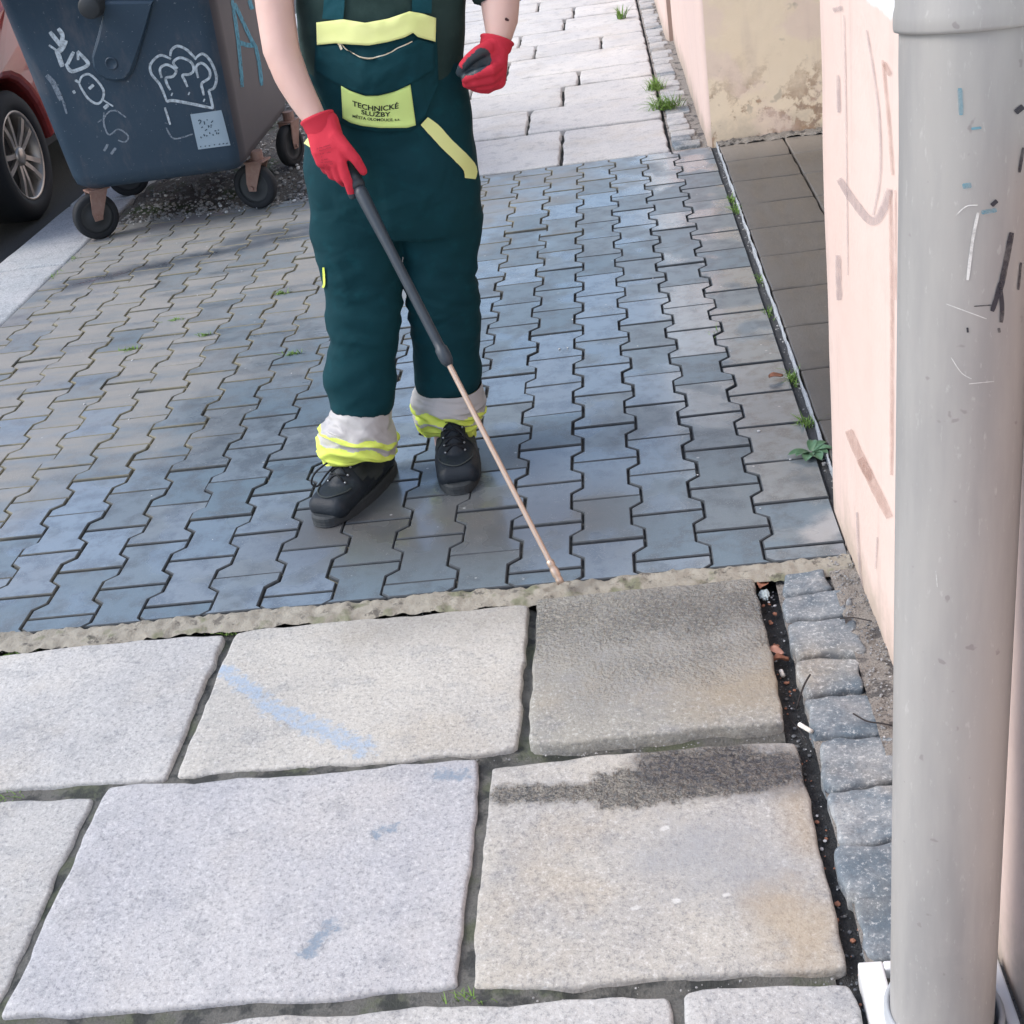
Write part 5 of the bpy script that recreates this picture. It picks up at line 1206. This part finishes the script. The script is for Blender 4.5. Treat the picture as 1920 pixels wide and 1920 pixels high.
for i, (ang, L, w, lift) in enumerate(((195, .055, .013, .35), (215, .045, .012, .6), (250, .055, .015, .35), (285, .058, .015, .40), (320, .045, .013, .55), (30, .045, .012, .8), (75, .040, .012, .9), (345, .050, .011, .7))):
    bm = bmesh.new(); rows = []; a = R_(ang); d = Vector((math.cos(a), math.sin(a), 0)); sd = Vector((-d.y, d.x, 0))
    for k in range(8):
        t = k/7; ww = w*math.sin(math.pi*min(1, .08+t*.92))**.7*(1 if k < 7 else .05); c = d*(L*t+.004)+Vector((0, 0, lift*L*(t-.75*t*t)+.004))
        rows.append([bm.verts.new(c+sd*ww*q+Vector((0, 0, abs(q)*ww*.35+.0015*nz(i*3+k, q*2)))) for q in (-1, -.5, 0, .5, 1)])
    for r0, r1 in zip(rows[:-1], rows[1:]):
        for q in range(4): bm.faces.new((r0[q], r0[q+1], r1[q+1], r1[q]))
    obj('leaf', bm, M_LEAF, pl, smooth=True)

# ------------------------------------------------------------------ litter and debris
M_STONE = mat_granite('debris_stone', (.20, .21, .22), (.42, .41, .40), '', .2, .4)
N = NB('pale_chippings', .8); N.col((.62, .63, .64)); M_CHIP = N.m
N = NB('dry_leaf_brown', .7); N.col(N.mix(N.noise(60, 3), (.24, .09, .05), (.46, .22, .14))); M_DRY = N.m
N = NB('leaf_pink_brown', .7); N.col((.60, .33, .25)); M_DRY2 = N.m
M_STONE2 = mat_granite('gutter_stone', (.07, .085, .10), (.20, .21, .22), '', .2, .4)
def pebbles(name, n, area, rmin, rmax, z, seed, parent=None, mat=None):
    rr = random.Random(seed); V, F = [], []; IV, IF = ico(1)
    for i in range(n):
        x, y = area(rr); r = rmin+(rmax-rmin)*rr.random()**2.2; b = len(V); q = Vector((rr.uniform(.7, 1.3), rr.uniform(.7, 1.3), rr.uniform(.45, .8))); a = rr.uniform(0, 6.28)
        for v in IV:
            k = 1+.25*nz(v.x*2+i, v.y*2, v.z*2); px, py = v.x*q.x*k, v.y*q.y*k
            V.append((x+r*(px*math.cos(a)-py*math.sin(a)), y+r*(px*math.sin(a)+py*math.cos(a)), z+r*(v.z*q.z*k+.3)))
        F += [tuple(b+j for j in f) for f in IF]
    o = obj(name, mesh(name, V, F), mat or M_STONE, parent); tag(o, kind='stuff'); return o
pebbles('gutter_grit', 200, lambda r: (r.gauss(.325, .011), r.uniform(-4.6, -3.03)), .0008, .0040, -.024, 3, walk, M_STONE2)
pebbles('gutter_litter', 70, lambda r: (r.gauss(.325, .011), r.uniform(-4.6, -3.03)), .0015, .0055, -.023, 33, walk, M_DRY)
pebbles('gutter_chips', 30, lambda r: (r.gauss(.325, .010), r.uniform(-4.6, -3.03)), .001, .0035, -.022, 34, walk, M_CHIP)
pebbles('loose_grit', 700, lambda r: (r.uniform(.46, .53), r.triangular(-4, -2.92, -3.05)), .0006, .0032, .006, 4, walk)
pebbles('joint_grit', 500, lambda r: (r.uniform(-1.4, .3), r.choice((-3.517, -3.517, -4.05, -3.01))+r.gauss(0, .006)), .0006, .0026, -.012, 5, walk)
pebbles('apron_grit', 500, lambda r: (r.uniform(.515, .53), r.uniform(-2.7, .4)) if r.random() < .55 else (r.uniform(.54, 1.1), r.gauss(.42, .04)), .0008, .0042, 0, 6, apron)
pebbles('verge_gravel', 2600, lambda r: (r.uniform(-2.2, -1.14), .45+r.random()**1.6*3.2), .003, .014, 0, 7, verge)
pebbles('pale_chippings', 260, lambda r: (r.uniform(-2.2, -1.1), .4+r.random()**1.4*3), .003, .011, .006, 8, verge, M_CHIP)
pebbles('paint_flecks', 60, lambda r: (r.uniform(-2.0, .45), r.uniform(-2.9, .4)), .0015, .0045, -.0005, 9, pav, M_CHIP)
def leaf(x, y, z, L, w, ang, mat, label, curl=.5, tilt=(0, 0)):
    bm = bmesh.new(); rows = []
    for k in range(8):
        t = k/7; ww = w*math.sin(math.pi*(.06+t*.9))**.8; rows.append([bm.verts.new(((t-.5)*L, q*ww, curl*w*(q*q)+curl*.5*w*math.sin(t*5)+.001*nz(k*1.3, q*3))) for q in (-1, -.4, .4, 1)])
    for a, b in zip(rows[:-1], rows[1:]):
        for q in range(3): bm.faces.new((a[q], a[q+1], b[q+1], b[q]))
    r = bmesh.ops.extrude_face_region(bm, geom=bm.faces[:]); bmesh.ops.translate(bm, vec=(0, 0, -.0006), verts=[v for v in r['geom'] if isinstance(v, bmesh.types.BMVert)]); fixn(bm)
    o = obj('dry_leaf', bm, mat, None, (x, y, z), True); o.rotation_euler = (tilt[0], tilt[1], R_(ang)); tag(o, label, 'leaf'); return o
leaf(.315, -3.262, -.010, .030, .009, -20, M_DRY2, 'pale pinkish dry leaf lying in the gutter beside the washed slab', .6, (.2, .2))
leaf(.322, -3.288, -.012, .030, .011, 15, M_DRY, 'rust brown dry leaf in the gutter next to the pinkish one', .7, (-.2, .1))
leaf(.318, -3.027, -.008, .030, .012, 60, M_DRY, 'brown leaf scrap at the head of the gutter by the mortar', .4)
leaf(-.728, -2.512, .012, .034, .007, 130, M_DRY, 'small brown leaf stuck at the toe of the boot', .5, (.5, .3))
leaf(.470, -2.030, .010, .040, .014, 10, M_DRY, 'brown leaf scrap lying on the edge paver by the weeds', .4)
leaf(.352, -4.052, -.008, .055, .008, 110, M_DRY, 'curled brown leaf in the gutter by the drain', .6)
M_CIG = NB('cigarette_paper', .8, (.82, .80, .77)).m; M_FILT = NB('cigarette_filter', .8, (.70, .66, .60)).m
def butt(p0, p1, r, label):
    p0, p1 = Vector(p0), Vector(p1); o = empty('cigarette_butt', (p0+p1)/2); tag(o, label, 'cigarette butt')
    for nm, a, b, m in (('paper', 0, .45, M_CIG), ('filter', .45, 1, M_FILT)):
        bm = bmesh.new(); tube(bm, [p0.lerp(p1, a), p0.lerp(p1, (a+b)/2), p0.lerp(p1, b)], r, 12); under(obj(nm, fixn(bm), m, smooth=True), o)
butt((.326, -3.505, .006), (.343, -3.532, .010), .0042, 'white cigarette butt across the gutter between the two wet slabs')
butt((.317, -3.318, -.014), (.319, -3.335, -.014), .004, 'short white cigarette stub in the gutter below the brown leaf')
N = NB('foil', .35); N.col((.50, .60, .62)); M_FOIL = N.m
bm = bmesh.new(); hull(bm, [((0, 0, 0), 1)], 3)
for v in bm.verts: v.co = Vector((v.co.x*.010, v.co.y*.017, v.co.z*.007))*(1+.4*nz(v.co.x*2.3, v.co.y*2.3, v.co.z*2.3)+.25*nz(v.co.x*6, v.co.y*6, v.co.z*6))
o = obj('crumpled_wrapper', bm, M_FOIL, None, (.317, -3.055, -.014)); tag(o, 'crumpled pale blue wrapper in the gutter at the washed slab corner', 'wrapper')
M_TWIG = NB('twig_bark', .85, (.035, .03, .03)).m
def twig(pts, r, label, group=None):
    bm = bmesh.new(); P = [Vector(p) for p in pts]; c = P[0].copy(); tube(bm, [p-c for p in spline([tuple(p) for p in P], 4)], r, 6); o = obj('twig', fixn(bm), M_TWIG, None, c, True); tag(o, label, 'twig', group)
twig([tuple(G(1494, 1328, -.01)), tuple(G(1502, 1300, .018)), tuple(G(1510, 1280, .024)), tuple(G(1519, 1265, .024))], .0019, 'dark twig leaning from the gutter onto a granite sett')
twig([tuple(G(1600, 1338, .016)), tuple(G(1625, 1352, .018)), tuple(G(1650, 1356, .016)), tuple(G(1672, 1360, .012))], .0016, 'thin dark twig lying across a sett towards the downpipe')
twig([tuple(G(1575, 1160, .014)), tuple(G(1600, 1158, .018)), tuple(G(1635, 1165, .016))], .0013, 'thin twig on the sandy grit at the wall foot')
twig([tuple(G(1483, 1350, -.012)), tuple(G(1500, 1370, -.004)), tuple(G(1512, 1392, -.004))], .0007, 'thin straw stalk in the gutter above the cigarette butt')
